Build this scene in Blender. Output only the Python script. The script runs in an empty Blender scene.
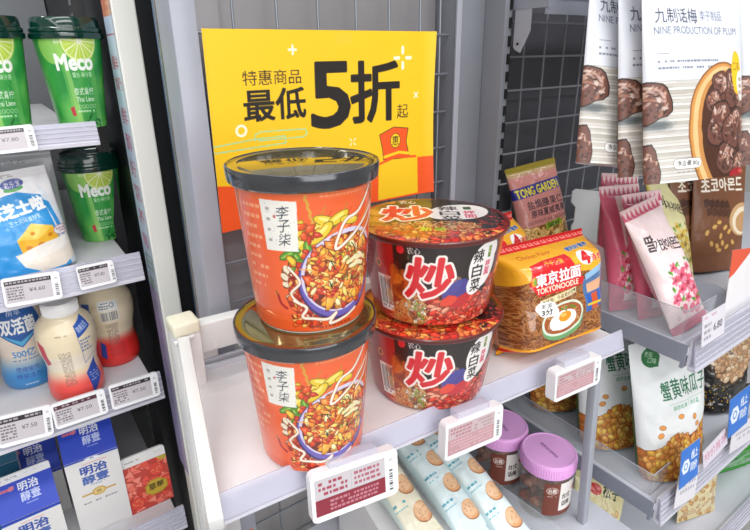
import bpy, bmesh, math, random
import numpy as np
from mathutils import Vector, Matrix
rd = math.radians
PI = math.pi
scene = bpy.context.scene
COL = scene.collection
random.seed(7)
RNG = np.random.default_rng(11)

# ------------------------------------------------------------------ camera
YAW, PIT, ROL, F = rd(35.16), rd(20.27), rd(-0.77), 535.3
def camera_axes():
    c, s = math.cos, math.sin
    A = np.array([[c(YAW), -s(YAW), 0], [s(YAW), c(YAW), 0], [0, 0, 1]])
    B = np.array([[1, 0, 0], [0, 0, -1], [0, 1, 0]])
    P = np.array([[1, 0, 0], [0, c(PIT), -s(PIT)], [0, s(PIT), c(PIT)]])
    Q = np.array([[c(ROL), -s(ROL), 0], [s(ROL), c(ROL), 0], [0, 0, 1]])
    return Q @ P @ B @ A
M = camera_axes()
CP = np.array([0, 0, 1.30])
def ray(px, py): return M.T @ np.array([(px - 375) / F, (py - 250) / F, 1.0])
def atz(px, py, z):
    d = ray(px, py); return CP + (z - CP[2]) / d[2] * d
def aty(px, py, y):
    d = ray(px, py); return CP + (y - CP[1]) / d[1] * d
cam_d = bpy.data.cameras.new('camera')
cam = bpy.data.objects.new('camera', cam_d); COL.objects.link(cam)
cam_d.sensor_width = 36; cam_d.lens = 36 * F / 750; cam_d.shift_y = -15 / 750
cam_d.clip_start = 0.01
R4 = Matrix.Identity(4)
for i in range(3):
    R4[i][0] = M[0][i]; R4[i][1] = -M[1][i]; R4[i][2] = -M[2][i]; R4[i][3] = CP[i]
cam.matrix_world = R4
scene.camera = cam

# ------------------------------------------------------------------ colours and materials
def hx(c):
    if not isinstance(c, str): return np.array(c[:3], float)
    c = c.lstrip('#'); return np.array([int(c[i:i + 2], 16) / 255 for i in (0, 2, 4)])
def lin(c):
    c = hx(c); return np.where(c <= .04045, c / 12.92, ((c + .055) / 1.055) ** 2.4)
def _setp(b, k, v):
    if k in b.inputs: b.inputs[k].default_value = v
def bump(nt, b, strength, scale, dist=.002, stretch=(1, 1, 1)):
    tc = nt.nodes.new('ShaderNodeTexCoord'); mp = nt.nodes.new('ShaderNodeMapping')
    mp.inputs['Scale'].default_value = stretch
    n = nt.nodes.new('ShaderNodeTexNoise'); n.inputs['Scale'].default_value = scale
    n.inputs['Detail'].default_value = 3; n.inputs['Distortion'].default_value = .6
    bp = nt.nodes.new('ShaderNodeBump'); bp.inputs['Strength'].default_value = strength; bp.inputs['Distance'].default_value = dist
    nt.links.new(tc.outputs['Object'], mp.inputs[0]); nt.links.new(mp.outputs[0], n.inputs[0])
    nt.links.new(n.outputs[0], bp.inputs['Height']); nt.links.new(bp.outputs[0], b.inputs['Normal'])
    if 'Coat Normal' in b.inputs and b.inputs['Coat Weight'].default_value > 0: nt.links.new(bp.outputs[0], b.inputs['Coat Normal'])
def pm(name, col, rough=.45, metal=0, coat=0, var=.03, bs=0, bsc=60, trans=0, alpha=1, ior=1.45, emit=0, vs=25, bd=.002):
    m = bpy.data.materials.new(name); m.use_nodes = True; nt = m.node_tree; b = nt.nodes['Principled BSDF']
    L = lin(col)
    _setp(b, 'Roughness', rough); _setp(b, 'Metallic', metal); _setp(b, 'Coat Weight', coat); _setp(b, 'Coat Roughness', .08)
    _setp(b, 'Transmission Weight', trans); _setp(b, 'Alpha', alpha); _setp(b, 'IOR', ior)
    if emit: b.inputs['Emission Color'].default_value = (*L, 1); _setp(b, 'Emission Strength', emit)
    tc = nt.nodes.new('ShaderNodeTexCoord'); n = nt.nodes.new('ShaderNodeTexNoise'); n.inputs['Scale'].default_value = vs
    r = nt.nodes.new('ShaderNodeValToRGB'); r.color_ramp.elements[0].position = .3; r.color_ramp.elements[1].position = .7
    r.color_ramp.elements[0].color = (*np.clip(L * (1 - var), 0, 1), 1); r.color_ramp.elements[1].color = (*np.clip(L * (1 + var), 0, 1), 1)
    nt.links.new(tc.outputs['Object'], n.inputs[0]); nt.links.new(n.outputs[0], r.inputs[0]); nt.links.new(r.outputs[0], b.inputs['Base Color'])
    if bs: bump(nt, b, bs, bsc, bd)
    return m
def vcm(name, rough=.4, coat=0, bs=0, bsc=40, metal=0, stretch=(1, 1, 1), bd=.002, cr=.12):
    m = bpy.data.materials.new(name); m.use_nodes = True; nt = m.node_tree; b = nt.nodes['Principled BSDF']
    a = nt.nodes.new('ShaderNodeAttribute'); a.attribute_name = 'print'
    nt.links.new(a.outputs['Color'], b.inputs['Base Color'])
    _setp(b, 'Roughness', rough); _setp(b, 'Coat Weight', coat); _setp(b, 'Coat Roughness', cr); _setp(b, 'Metallic', metal)
    if bs: bump(nt, b, bs, bsc, bd, stretch)
    return m
MV_paper = vcm('printed_paper', .55)
MV_poster = vcm('printed_poster', .5)
MV_film = vcm('printed_glossy_film', .38, .55, .5, 45)
MV_wrap = vcm('printed_cup_in_film', .35, .8, .35, 28, stretch=(1, 1, .35), cr=.06)
MV_matte = vcm('printed_matte_film', .5, .15, .35, 30)
MV_shiny = vcm('printed_shiny_film', .25, 1, .6, 60, cr=.06)
MV_sleeve = vcm('printed_sleeve', .33, .4, .1, 25)
MV_card = vcm('printed_card', .45, .15)
MV_screen = vcm('tag_screen_print', .3, .3)
MAT = dict(
    shelf_white=pm('white_enamel_shelf', '#e6e5e8', .38, var=.02),
    rack_white=pm('off_white_rack_paint', '#e2e3e2', .4, var=.02),
    cap_cream=pm('cream_plastic_cap', '#ece9d2', .4),
    grey_paint=pm('grey_upright_paint', '#7f828a', .4, .1, var=.02),
    light_grey=pm('light_grey_upright_paint', '#a6a9b4', .38, .1, var=.02),
    grey_dark=pm('dark_grey_back_sheet', '#5a5b62', .5, .1, var=.03),
    panel_pale=pm('pale_grey_back_sheet', '#9b989b', .28, .35, var=.05, vs=6),
    wire=pm('grey_wire', '#83878f', .35, .4),
    wire_dark=pm('dark_grey_wire', '#a2a4ac', .4, .1),
    black=pm('black_plastic', '#131519', .4),
    slot=pm('slot_black', '#0c0c0e', .7),
    cooler_white=pm('white_cooler_frame', '#f1f1ec', .4, var=.01),
    steel_blue=pm('blue_grey_metal', '#5d6c80', .3, .7),
    mirror=pm('brushed_steel_strip', '#8d8884', .22, .85, var=.06, vs=5),
    cooler_back=pm('grey_cooler_lining', '#74777b', .5, var=.06, vs=8),
    cooler_pan=pm('pale_cooler_shelf', '#dcdce0', .35, var=.02),
    rail=pm('lilac_clear_rail', '#dcdcee', .12, coat=.5, alpha=.5, var=.02),
    rail_solid=pm('milky_rail_spine', '#dddce8', .25, alpha=.9),
    clear=pm('clear_plastic', '#dfe6ee', .06, coat=1, alpha=.2),
    clear_edge=pm('clear_plastic_edge', '#c3cad6', .15, coat=.6, alpha=.6),
    tag_white=pm('white_tag_plastic', '#f3f3f7', .35, var=.01),
    dark_lid=pm('dark_grey_cup_lid', '#45464b', .16, .4, coat=.8, bs=.2, bsc=50),
    gold_lid=pm('olive_gold_lid_top', '#8a8052', .09, .82, coat=.6, var=.08, vs=30, bs=.06, bsc=30),
    green_lid=pm('dark_green_lid', '#06332a', .16, coat=.8, var=.08),
    white_cap=pm('white_bottle_cap', '#eeeeee', .35),
    pink_lid=pm('lilac_pink_jar_lid', '#f4b6f2', .38, var=.02),
    jar=pm('clear_jar_plastic', '#eef0ea', .05, coat=1, alpha=.07),
    plum=pm('dried_plum', '#8a4f36', .45, coat=.4, var=.4, vs=70, bs=1, bsc=120),
    steel=pm('polished_steel', '#c5c8cc', .18, .9),
    grey_tray=pm('grey_enamel_pan', '#cdd0da', .35, var=.02),
    grey_edge=pm('grey_shelf_edge', '#9398a6', .4, .1),
    divider=pm('pale_grey_divider', '#dfe2e4', .5, var=.02),
    pink_div=pm('pale_pink_divider', '#efd6dc', .5),
    carton_white=pm('carton_white', '#e4e2e2', .45),
    floor=pm('floor_tile', '#c9c9c6', .3, var=.05, vs=3),
    ceil=pm('ceiling_paint', '#dcdcdc', .7),
    wall=pm('wall_paint', '#d6d6d4', .7),
)
# ------------------------------------------------------------------ scene-graph helpers
def tag(o, label=None, cat=None, group=None, kind=None):
    if label: o['label'] = label
    if cat: o['category'] = cat
    if group: o['group'] = group
    if kind: o['kind'] = kind
    return o
def thing(name, label, cat, loc=(0, 0, 0), rot=(0, 0, 0), group=None):
    o = bpy.data.objects.new(name, None); COL.objects.link(o); o.empty_display_size = .02
    o.location = [float(v) for v in loc]; o.rotation_euler = [float(v) for v in rot]
    return tag(o, label, cat, group)
def link_mesh(name, me, mat, parent=None):
    o = bpy.data.objects.new(name, me); COL.objects.link(o)
    if mat: me.materials.append(mat)
    if parent: o.parent = parent
    return o
def obj(name, bm, mat, parent=None, smooth=False, loc=None, rot=None):
    me = bpy.data.meshes.new(name)
    bmesh.ops.recalc_face_normals(bm, faces=bm.faces)
    bm.to_mesh(me); bm.free()
    if smooth:
        me.polygons.foreach_set('use_smooth', [True] * len(me.polygons))
        try: me.set_sharp_from_angle(angle=rd(38))
        except Exception: pass
    o = link_mesh(name, me, mat, parent)
    if loc is not None: o.location = [float(v) for v in loc]
    if rot is not None: o.rotation_euler = rot
    return o
def copy_tree(o, parent=None):
    c = o.copy(); COL.objects.link(c); c.parent = parent
    for ch in list(o.children): copy_tree(ch, c)
    return c
def bx(bm, x0, x1, y0, y1, z0, z1, bev=0, seg=2, mtx=None):
    vs = [bm.verts.new((x, y, z)) for x in (x0, x1) for y in (y0, y1) for z in (z0, z1)]
    fs = [(0, 1, 3, 2), (4, 6, 7, 5), (0, 4, 5, 1), (2, 3, 7, 6), (0, 2, 6, 4), (1, 5, 7, 3)]
    ff = [bm.faces.new([vs[i] for i in f]) for f in fs]
    if mtx is not None: bmesh.ops.transform(bm, matrix=mtx, verts=vs)
    if bev: bmesh.ops.bevel(bm, geom=list({e for f in ff for e in f.edges}), offset=bev, segments=seg, affect='EDGES', profile=.5)
def box(name, x0, x1, y0, y1, z0, z1, mat, parent=None, bev=0, seg=2):
    bm = bmesh.new(); bx(bm, x0, x1, y0, y1, z0, z1, bev, seg); return obj(name, bm, mat, parent, smooth=bev > 0)
def prism(bm, pts, z0, z1, axis='z', bev=0):
    def V(p, h): return (p[0], p[1], h) if axis == 'z' else ((p[0], h, p[1]) if axis == 'y' else (h, p[0], p[1]))
    a = [bm.verts.new(V(p, z0)) for p in pts]; b = [bm.verts.new(V(p, z1)) for p in pts]
    n = len(pts); fs = [bm.faces.new(a[::-1]), bm.faces.new(b)]
    fs += [bm.faces.new((a[i], a[(i + 1) % n], b[(i + 1) % n], b[i])) for i in range(n)]
    if bev: bmesh.ops.bevel(bm, geom=list({e for f in fs[:2] for e in f.edges}), offset=bev, segments=2, affect='EDGES')
def rrect(x0, x1, z0, z1, r, n=5):
    out = []
    for cx, cz, a0 in ((x1 - r, z1 - r, 0), (x0 + r, z1 - r, 90), (x0 + r, z0 + r, 180), (x1 - r, z0 + r, 270)):
        for i in range(n + 1):
            a = rd(a0 + 90 * i / n); out.append((cx + r * math.cos(a), cz + r * math.sin(a)))
    return out
def rod(bm, a, b, r, n=10):
    a, b = Vector([float(v) for v in a]), Vector([float(v) for v in b]); d = b - a
    q = d.to_track_quat('Z', 'Y'); rings = []
    for t in (0, 1):
        rings.append([bm.verts.new(a + d * t + q @ Vector((r * math.cos(2 * PI * i / n), r * math.sin(2 * PI * i / n), 0))) for i in range(n)])
    for i in range(n): bm.faces.new((rings[0][i], rings[0][(i + 1) % n], rings[1][(i + 1) % n], rings[1][i]))
    bm.faces.new(rings[0][::-1]); bm.faces.new(rings[1])
def bar(bm, a, b, w, h, bev=.001):
    """rectangular bar from a to b, w across, h tall"""
    a, b = Vector([float(v) for v in a]), Vector([float(v) for v in b]); d = b - a; L = d.length; dx = d.normalized()
    up = Vector((0, 0, 1)) if abs(dx.z) < .9 else Vector((0, -1, 0))
    side = dx.cross(up).normalized(); up2 = side.cross(dx)
    m = Matrix((( dx.x, side.x, up2.x, a.x), (dx.y, side.y, up2.y, a.y), (dx.z, side.z, up2.z, a.z), (0, 0, 0, 1)))
    bx(bm, 0, L, -w / 2, w / 2, -h / 2, h / 2, bev, 2, m)
def lathe(bm, prof, n=64, closed=True):
    rings = []
    for r, z in prof:
        rings.append([bm.verts.new((r * math.cos(2 * PI * i / n), r * math.sin(2 * PI * i / n), z)) for i in range(n)] if r > 1e-6 else [bm.verts.new((0, 0, z))])
    for A, B in zip(rings, rings[1:]):
        if len(A) == 1 and len(B) == 1: continue
        for i in range(n):
            j = (i + 1) % n
            if len(A) == 1: bm.faces.new((A[0], B[j], B[i]))
            elif len(B) == 1: bm.faces.new((A[i], A[j], B[0]))
            else: bm.faces.new((A[i], A[j], B[j], B[i]))
# ------------------------------------------------------------------ flat print painter
_tc = {}
def glyph_tris(s, bold=0):
    k = (s, bold)
    if k in _tc: return _tc[k]
    c = bpy.data.curves.new('tmp', 'FONT'); c.body = s; c.resolution_u = 3; c.offset = bold
    o = bpy.data.objects.new('tmp', c); COL.objects.link(o)
    me = o.to_mesh(); me.calc_loop_triangles()
    v = np.array([x.co[:2] for x in me.vertices]); t = np.array([x.vertices[:] for x in me.loop_triangles])
    T = v[t] if len(t) else np.zeros((0, 3, 2))
    o.to_mesh_clear(); bpy.data.objects.remove(o); bpy.data.curves.remove(c)
    _tc[k] = T; return T
class Cv:
    SS = 2
    def __init__(s, w, h, ppm, bg='#ffffff'):
        s.w, s.h, s.k = w, h, ppm * s.SS
        s.W, s.H = int(round(w * ppm)) * s.SS, int(round(h * ppm)) * s.SS
        s.a = np.empty((s.H, s.W, 3)); s.a[:] = hx(bg)
    def _bb(s, x0, y0, x1, y1):
        k = s.k; X0, X1 = max(0, int(x0 * k) - 1), min(s.W, int(x1 * k) + 2); Y0, Y1 = max(0, int(y0 * k) - 1), min(s.H, int(y1 * k) + 2)
        if X1 <= X0 or Y1 <= Y0: return None
        X, Y = np.meshgrid((np.arange(X0, X1) + .5) / k, (np.arange(Y0, Y1) + .5) / k)
        return X0, X1, Y0, Y1, X, Y
    def _put(s, b, m, col, al):
        X0, X1, Y0, Y1 = b[:4]; r = s.a[Y0:Y1, X0:X1]
        r[m] = r[m] * (1 - al) + hx(col) * al
    def rect(s, x, y, w, h, col, al=1):
        b = s._bb(x, y, x + w, y + h)
        if b: s._put(b, (b[4] >= x) & (b[4] <= x + w) & (b[5] >= y) & (b[5] <= y + h), col, al)
    def poly(s, pts, col, al=1):
        P = np.array(pts, float); b = s._bb(*P.min(0), *P.max(0))
        if not b: return
        X, Y = b[4], b[5]; m = np.zeros(X.shape, bool)
        for (x0, y0), (x1, y1) in zip(P, np.roll(P, -1, 0)):
            if y0 == y1: continue
            m ^= ((Y >= min(y0, y1)) & (Y < max(y0, y1)) & (X < x0 + (Y - y0) * (x1 - x0) / (y1 - y0)))
        s._put(b, m, col, al)
    def ell(s, cx, cy, rx, ry, col, ang=0, al=1, ring=None):
        R = max(rx, ry); b = s._bb(cx - R, cy - R, cx + R, cy + R)
        if not b: return
        c, n = math.cos(rd(ang)), math.sin(rd(ang)); X, Y = b[4] - cx, b[5] - cy
        u, v = X * c + Y * n, -X * n + Y * c
        m = (u / rx) ** 2 + (v / ry) ** 2 <= 1
        if ring: m &= (u / (rx - ring)) ** 2 + (v / (ry - ring)) ** 2 > 1
        s._put(b, m, col, al)
    def line(s, pts, w, col, al=1):
        for (x0, y0), (x1, y1) in zip(pts, pts[1:]):
            h = w / 2; b = s._bb(min(x0, x1) - h, min(y0, y1) - h, max(x0, x1) + h, max(y0, y1) + h)
            if not b: continue
            dx, dy = x1 - x0, y1 - y0; L = dx * dx + dy * dy + 1e-9
            t = np.clip(((b[4] - x0) * dx + (b[5] - y0) * dy) / L, 0, 1)
            s._put(b, (b[4] - x0 - t * dx) ** 2 + (b[5] - y0 - t * dy) ** 2 <= h * h, col, al)
    def curve(s, pts, w, col, al=1, n=8):
        P = [np.array(p, float) for p in pts]; P = [2 * P[0] - P[1]] + P + [2 * P[-1] - P[-2]]; out = []
        for i in range(1, len(P) - 2):
            for j in range(n):
                t = j / n; a, b, c, d = P[i - 1:i + 3]
                out.append(.5 * ((2 * b) + (c - a) * t + (2 * a - 5 * b + 4 * c - d) * t * t + (3 * b - a - 3 * c + d) * t ** 3))
        out.append(P[-2]); s.line(out, w, col, al)
    def text(s, st, x0, y0, x1, y1, col, bold=0, rot=0, shear=0, outline=None, ow=.03, vert=False):
        """fit the lettering into the box (mm), y down"""
        if vert:
            n = len(st); h = (y1 - y0) / n
            for i, ch in enumerate(st): s.text(ch, x0, y0 + i * h + h * .05, x1, y0 + (i + 1) * h - h * .05, col, bold, rot, shear, outline, ow)
            return
        base = glyph_tris(st, 0)
        if not len(base): return
        mn, mx = base.reshape(-1, 2).min(0), base.reshape(-1, 2).max(0)
        sc = np.array([(x1 - x0) / (mx[0] - mn[0]), (y1 - y0) / (mx[1] - mn[1])])
        cx, cy = (x0 + x1) / 2, (y0 + y1) / 2; c, n = math.cos(rd(rot)), math.sin(rd(rot))
        P = (base - (mn + mx) / 2) * sc; P = np.stack([P[..., 0] + shear * P[..., 1], -P[..., 1]], -1)
        P = np.stack([cx + P[..., 0] * c - P[..., 1] * n, cy + P[..., 0] * n + P[..., 1] * c], -1) * s.k
        em = float(min(sc)) * s.k; pad = int((max(bold, 0) + (ow if outline else 0)) * em) + 3
        lo = np.floor(P.reshape(-1, 2).min(0)).astype(int) - pad; hi = np.ceil(P.reshape(-1, 2).max(0)).astype(int) + pad + 1
        W, H = hi - lo; mask = np.zeros((H, W), bool)
        for t in P:
            a = np.floor(t.min(0)).astype(int) - lo; b = np.ceil(t.max(0)).astype(int) - lo + 1
            X = np.arange(a[0], b[0]) + lo[0] + .5; Y = (np.arange(a[1], b[1]) + lo[1] + .5)[:, None]
            d = []
            for i in range(3):
                p, q = t[i], t[(i + 1) % 3]; d.append((q[0] - p[0]) * (Y - p[1]) - (q[1] - p[1]) * (X - p[0]))
            mask[a[1]:b[1], a[0]:b[0]] |= ((d[0] >= 0) & (d[1] >= 0) & (d[2] >= 0)) | ((d[0] <= 0) & (d[1] <= 0) & (d[2] <= 0))
        for o, cc in ((bold + ow, outline), (bold, col)):
            if cc is None: continue
            k = o * em; K = int(k + .3); mk = mask.copy()
            for dy in range(-K, K + 1):
                for dx in range(-K, K + 1):
                    if (dx or dy) and dx * dx + dy * dy <= (k + .3) ** 2: mk |= np.roll(np.roll(mask, dy, 0), dx, 1)
            X0, Y0, X1, Y1 = max(lo[0], 0), max(lo[1], 0), min(hi[0], s.W), min(hi[1], s.H)
            if X1 <= X0 or Y1 <= Y0: continue
            mm = mk[Y0 - lo[1]:Y1 - lo[1], X0 - lo[0]:X1 - lo[0]]; r = s.a[Y0:Y1, X0:X1]; r[mm] = hx(cc)
    def grey(s, x0, y0, x1, y1, n, col, al=.8):
        """lines of print too small to read: rows of short strokes"""
        h = (y1 - y0) / n
        for i in range(n):
            x = x0
            while x < x1:
                w = RNG.uniform(.5, 1.3) * h * .8; 
                if RNG.random() < .85: s.rect(x, y0 + i * h + h * .15, min(w, x1 - x), h * .55, col, al)
                x += w + h * .25
    def bars(s, x0, y0, x1, y1, col='#111111', vert=True):
        p = x0 if vert else y0; e = x1 if vert else y1; u = (e - p) / 40
        while p < e:
            w = u * RNG.integers(1, 4)
            if vert: s.rect(p, y0, min(w, e - p), y1 - y0, col)
            else: s.rect(x0, p, x1 - x0, min(w, e - p), col)
            p += w + u * RNG.integers(1, 4)
    def noise(s, amp=.03, cell=3):
        n = vnoise(s.H, s.W, cell * s.k); s.a = np.clip(s.a * (1 + amp * (n - .5)[..., None] * 2), 0, 1)
    def out(s):
        q = s.SS; return s.a.reshape(s.H // q, q, s.W // q, q, 3).mean((1, 3))
def vnoise(h, w, cell, octs=3):
    out = np.zeros((h, w)); tot = 0
    for o in range(octs):
        c = max(cell / 2 ** o, 1.5); gh, gw = int(h / c) + 3, int(w / c) + 3; g = RNG.random((gh, gw))
        y, x = np.arange(h) / c, np.arange(w) / c; yi, xi = y.astype(int), x.astype(int); fy, fx = y - yi, x - xi
        fy, fx = fy * fy * (3 - 2 * fy), fx * fx * (3 - 2 * fx)
        a = g[yi][:, xi]; b = g[yi][:, xi + 1]; cc = g[yi + 1][:, xi]; d = g[yi + 1][:, xi + 1]
        out += ((a * (1 - fx) + b * fx) * (1 - fy)[:, None] + (cc * (1 - fx) + d * fx) * fy[:, None]) * .5 ** o; tot += .5 ** o
    return out / tot
def pile(cv, x0, y0, x1, y1, n, r0, r1, cols, dark, asp=.65, inside=None, hi=.5, ang=None):
    """nuts, seeds, kernels printed on a pack"""
    for i in range(n):
        x, y = RNG.uniform(x0, x1), RNG.uniform(y0, y1)
        if inside and not inside(x, y): continue
        r = RNG.uniform(r0, r1); a = RNG.uniform(0, 180) if ang is None else ang + RNG.uniform(-30, 30); c = hx(cols[RNG.integers(len(cols))])
        cv.ell(x, y, r * 1.1, r * asp * 1.15, dark, a); cv.ell(x, y, r, r * asp, c * .88, a)
        cv.ell(x - r * .12, y - r * .12, r * .75, r * asp * .7, c, a)
        cv.ell(x - r * .25, y - r * .25, r * .3, r * asp * .25, np.clip(c * 1.25 + .08, 0, 1), a, al=hi)
def chunks(cv, x0, y0, x1, y1, n, r0, r1, cols, dark, inside=None, asp=.6, ang=None):
    """irregular cut pieces of food, each with an outline, a flat face and a pale glint"""
    for i in range(n):
        x, y = RNG.uniform(x0, x1), RNG.uniform(y0, y1)
        if inside and not inside(x, y): continue
        r = RNG.uniform(r0, r1); a = RNG.uniform(0, 360) if ang is None else ang + RNG.uniform(-35, 35); c = hx(cols[RNG.integers(len(cols))]); k = int(RNG.integers(4, 8)); t = np.sort(RNG.uniform(0, 360, k)) * .5 + np.arange(k) * 180 / k
        ca, sa = math.cos(rd(a)), math.sin(rd(a))
        def P(q, dx=0, dy=0): return [(x + dx + q * r * (math.cos(rd(u)) * ca - asp * math.sin(rd(u)) * sa), y + dy + q * r * (math.cos(rd(u)) * sa + asp * math.sin(rd(u)) * ca)) for u in t]
        cv.poly(P(1.14), dark); cv.poly(P(1), c * .9); cv.poly(P(.7, -.08 * r, -.1 * r), np.clip(c * 1.08, 0, 1))
        if RNG.random() < .6: cv.poly(P(.3, -.2 * r, -.2 * r), np.clip(c * .6 + .42, 0, 1), .75)
def squiggles(cv, x0, y0, x1, y1, n, w, cols, L=8, inside=None):
    """strands of noodle"""
    for i in range(n):
        x, y = RNG.uniform(x0, x1), RNG.uniform(y0, y1)
        if inside and not inside(x, y): continue
        a = RNG.uniform(0, 6.28); P = [(x, y)]
        for k in range(7):
            a += RNG.uniform(-1.1, 1.1); x += math.cos(a) * L / 6; y += math.sin(a) * L / 6
            if inside and not inside(x, y): break
            P.append((x, y))
        if len(P) > 2:
            c = hx(cols[RNG.integers(len(cols))]); cv.curve(P, w * 1.5, c * .55, n=3); cv.curve(P, w, c, n=3)
# ------------------------------------------------------------------ printed surfaces as coloured meshes
def sample(img, U, V):
    h, w = img.shape[:2]; x = np.clip(U * (w - 1), 0, w - 1.001); y = np.clip(V * (h - 1), 0, h - 1.001)
    xi, yi = x.astype(int), y.astype(int); fx, fy = (x - xi)[..., None], (y - yi)[..., None]
    xj, yj = np.minimum(xi + 1, w - 1), np.minimum(yi + 1, h - 1)
    return (img[yi, xi] * (1 - fx) + img[yi, xj] * fx) * (1 - fy) + (img[yj, xi] * (1 - fx) + img[yj, xj] * fx) * fy
def grids(name, parts, mat, parent=None, smooth=True):
    """parts: list of (points n*m*3, colours n*m*3)"""
    V, C, Fq, off = [], [], [], 0
    for P, K in parts:
        n, m = P.shape[:2]; K = np.broadcast_to(K, P.shape)
        idx = np.arange(n * m).reshape(n, m) + off; off += n * m
        V.append(P.reshape(-1, 3)); C.append(K.reshape(-1, 3))
        Fq.append(np.stack([idx[:-1, :-1], idx[1:, :-1], idx[1:, 1:], idx[:-1, 1:]], -1).reshape(-1, 4))
    V, C, Fq = np.concatenate(V), np.concatenate(C), np.concatenate(Fq)
    me = bpy.data.meshes.new(name); me.vertices.add(len(V)); me.vertices.foreach_set('co', V.astype(np.float32).ravel())
    me.loops.add(Fq.size); me.loops.foreach_set('vertex_index', Fq.astype(np.int32).ravel())
    me.polygons.add(len(Fq)); me.polygons.foreach_set('loop_start', np.arange(0, Fq.size, 4, dtype=np.int32))
    me.update(calc_edges=True)
    if smooth: me.polygons.foreach_set('use_smooth', np.ones(len(Fq), bool))
    at = me.color_attributes.new('print', 'BYTE_COLOR', 'POINT')
    at.data.foreach_set('color_srgb', np.concatenate([np.clip(C, 0, 1), np.ones((len(C), 1))], 1).astype(np.float32).ravel())
    return link_mesh(name, me, mat, parent)
def wall_grids(img, prof, A, back):
    """print wrapped on a round wall; prof(v)->(r,z) with v 0 top .. 1 bottom; A half angle of the printed part"""
    n, m = img.shape[:2]; v = np.linspace(0, 1, n); th = np.linspace(-A, A, m)
    r, z = prof(v); P = np.stack([r[:, None] * np.sin(th), -r[:, None] * np.cos(th), np.repeat(z[:, None], m, 1)], -1)
    v2 = np.linspace(0, 1, 20); t2 = np.linspace(A, 2 * PI - A, 30); r2, z2 = prof(v2)
    Q = np.stack([r2[:, None] * np.sin(t2), -r2[:, None] * np.cos(t2), np.repeat(z2[:, None], 30, 1)], -1)
    bk = np.repeat(hx(back)[None, None], 20, 0).repeat(30, 1) if not callable(back) else back(v2, 30)
    return [(P, img), (Q, bk)]
def disc_grid(img, R, zf, n=None):
    n = n or img.shape[0]; u = np.linspace(-1, 1, n); U, V = np.meshgrid(u, u)
    X, Y = U * np.sqrt(1 - V * V / 2), V * np.sqrt(1 - U * U / 2)
    return (np.stack([X * R, -Y * R, zf(np.sqrt(X * X + Y * Y))], -1), sample(img, (X + 1) / 2, (Y + 1) / 2))
def flat_grid(img, o, ux, uz, f=None):
    n, m = img.shape[:2]; U, V = np.meshgrid(np.linspace(0, 1, m), np.linspace(0, 1, n))
    P = np.array(o)[None, None] + U[..., None] * np.array(ux) + V[..., None] * np.array(uz)
    if f is not None: P = P + f(U, V)
    return (P, img)
def sst(x): x = np.clip(x, 0, 1); return x * x * (3 - 2 * x)
def bag(root, cv, W, H, T, mode='pillow', mat=None, back='#dddddd', st=.012, sb=.012, wr=.003, wcell=14, topw=1., botw=1., bend=0, round_bot=0, teeth=True, belly=.62, pw=2.4, rib=True, sag=0, body='pack_body'):
    """a filled film pack: printed front, plain back, crimped seals as parts"""
    img = cv.out() if isinstance(cv, Cv) else cv
    n, m = img.shape[:2]
    def surf(nn, mm, side, noise=True, va=0., vb=1.):
        v = np.linspace(va, vb, nn); u = np.linspace(-1, 1, mm); U, V = np.meshgrid(u, v); s = V * H
        if mode == 'pillow':
            e = np.clip((s - st) / (H * .38), 0, 1) ** .6 * np.clip((H - sb - s) / (H * .38), 0, 1) ** .6
        elif mode == 'pouch':
            e = sst((s - st) / (H * belly)) ** .75 * (1 - .0 * V)
        else:
            e = sst((s - st) / (H * .26)) ** .6 * np.clip((H - sb - s) / (H * .03), 0, 1) ** .4
        y = T / 2 * e * np.maximum(1 - np.abs(U) ** pw, 0) ** .55
        ww = W / 2 * (topw + (botw - topw) * V) * (1 - .07 * e * (mode != 'pouch'))
        if round_bot: ww = ww * (1 - round_bot * np.clip((V - .86) / .14, 0, 1) ** 3)
        X = U * ww; Z = H - s
        if mode == 'brick': Z = H * (1 - np.interp(V, [0, .09, .30, 1], [0, .03, .17, 1]))
        if noise:
            N = vnoise(nn, mm, max(2, wcell * nn / (H * 1000)), 3) - .5
            y = y + wr * N * np.clip(e * 3, 0, 1) * np.clip((1 - np.abs(U)) * 6, 0, 1)
        Y = side * y - side * 0 + bend * np.sin(PI * V)
        if sag: Y = Y + sag * (U ** 2) * (1 - V)
        return np.stack([X, Y + (-.0002 if side < 0 else .0002), Z], -1)
    it, ib = int(round(n * st / H)), int(round(n * (H - sb) / H)); parts = []
    full = surf(n, m, -1)
    lo = it if st > 0 else 0; hi = ib if (sb > 0) else n
    bd = [(full[lo:hi], img[lo:hi])]
    bc = hx(back); nb = 26
    B = surf(nb, 20, 1, False, lo / (n - 1), (hi - 1) / (n - 1)); bd.append((B, np.broadcast_to(bc, B.shape)))
    if mode == 'pouch':
        a = full[hi - 1, ::max(1, m // 40)]; b = np.stack([a[:, 0], -a[:, 1] , a[:, 2]], -1); b[:, 1] = np.abs(b[:, 1])
        G = np.stack([a, (a + b) / 2 + np.array([0, 0, .004]), b]); bd.append((G, np.broadcast_to(bc * .9, G.shape)))
    grids(body, bd, mat, root)
    def seal(name, r0, r1, top):
        q = full[r0:r1].copy(); k = q.shape[0]
        if k < 2: return
        if rib: q[..., 1] += (.0006 * np.sin(np.arange(k) / k * (r1 - r0) / n * H * 1000 * 2.2 * 2))[:, None]
        if teeth:
            row = 0 if top else -1; q[row, ::2, 2] -= .0016 if top else -.0016
        bk = q[::, ::-1].copy(); bk[..., 1] += .0006
        grids(name, [(q, img[r0:r1]), (bk, np.broadcast_to(bc, bk.shape))], mat, root)
    if st > 0: seal('top_seal', 0, lo + 1, True)
    if sb > 0: seal('bottom_seal', hi - 1, n, False)
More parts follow.
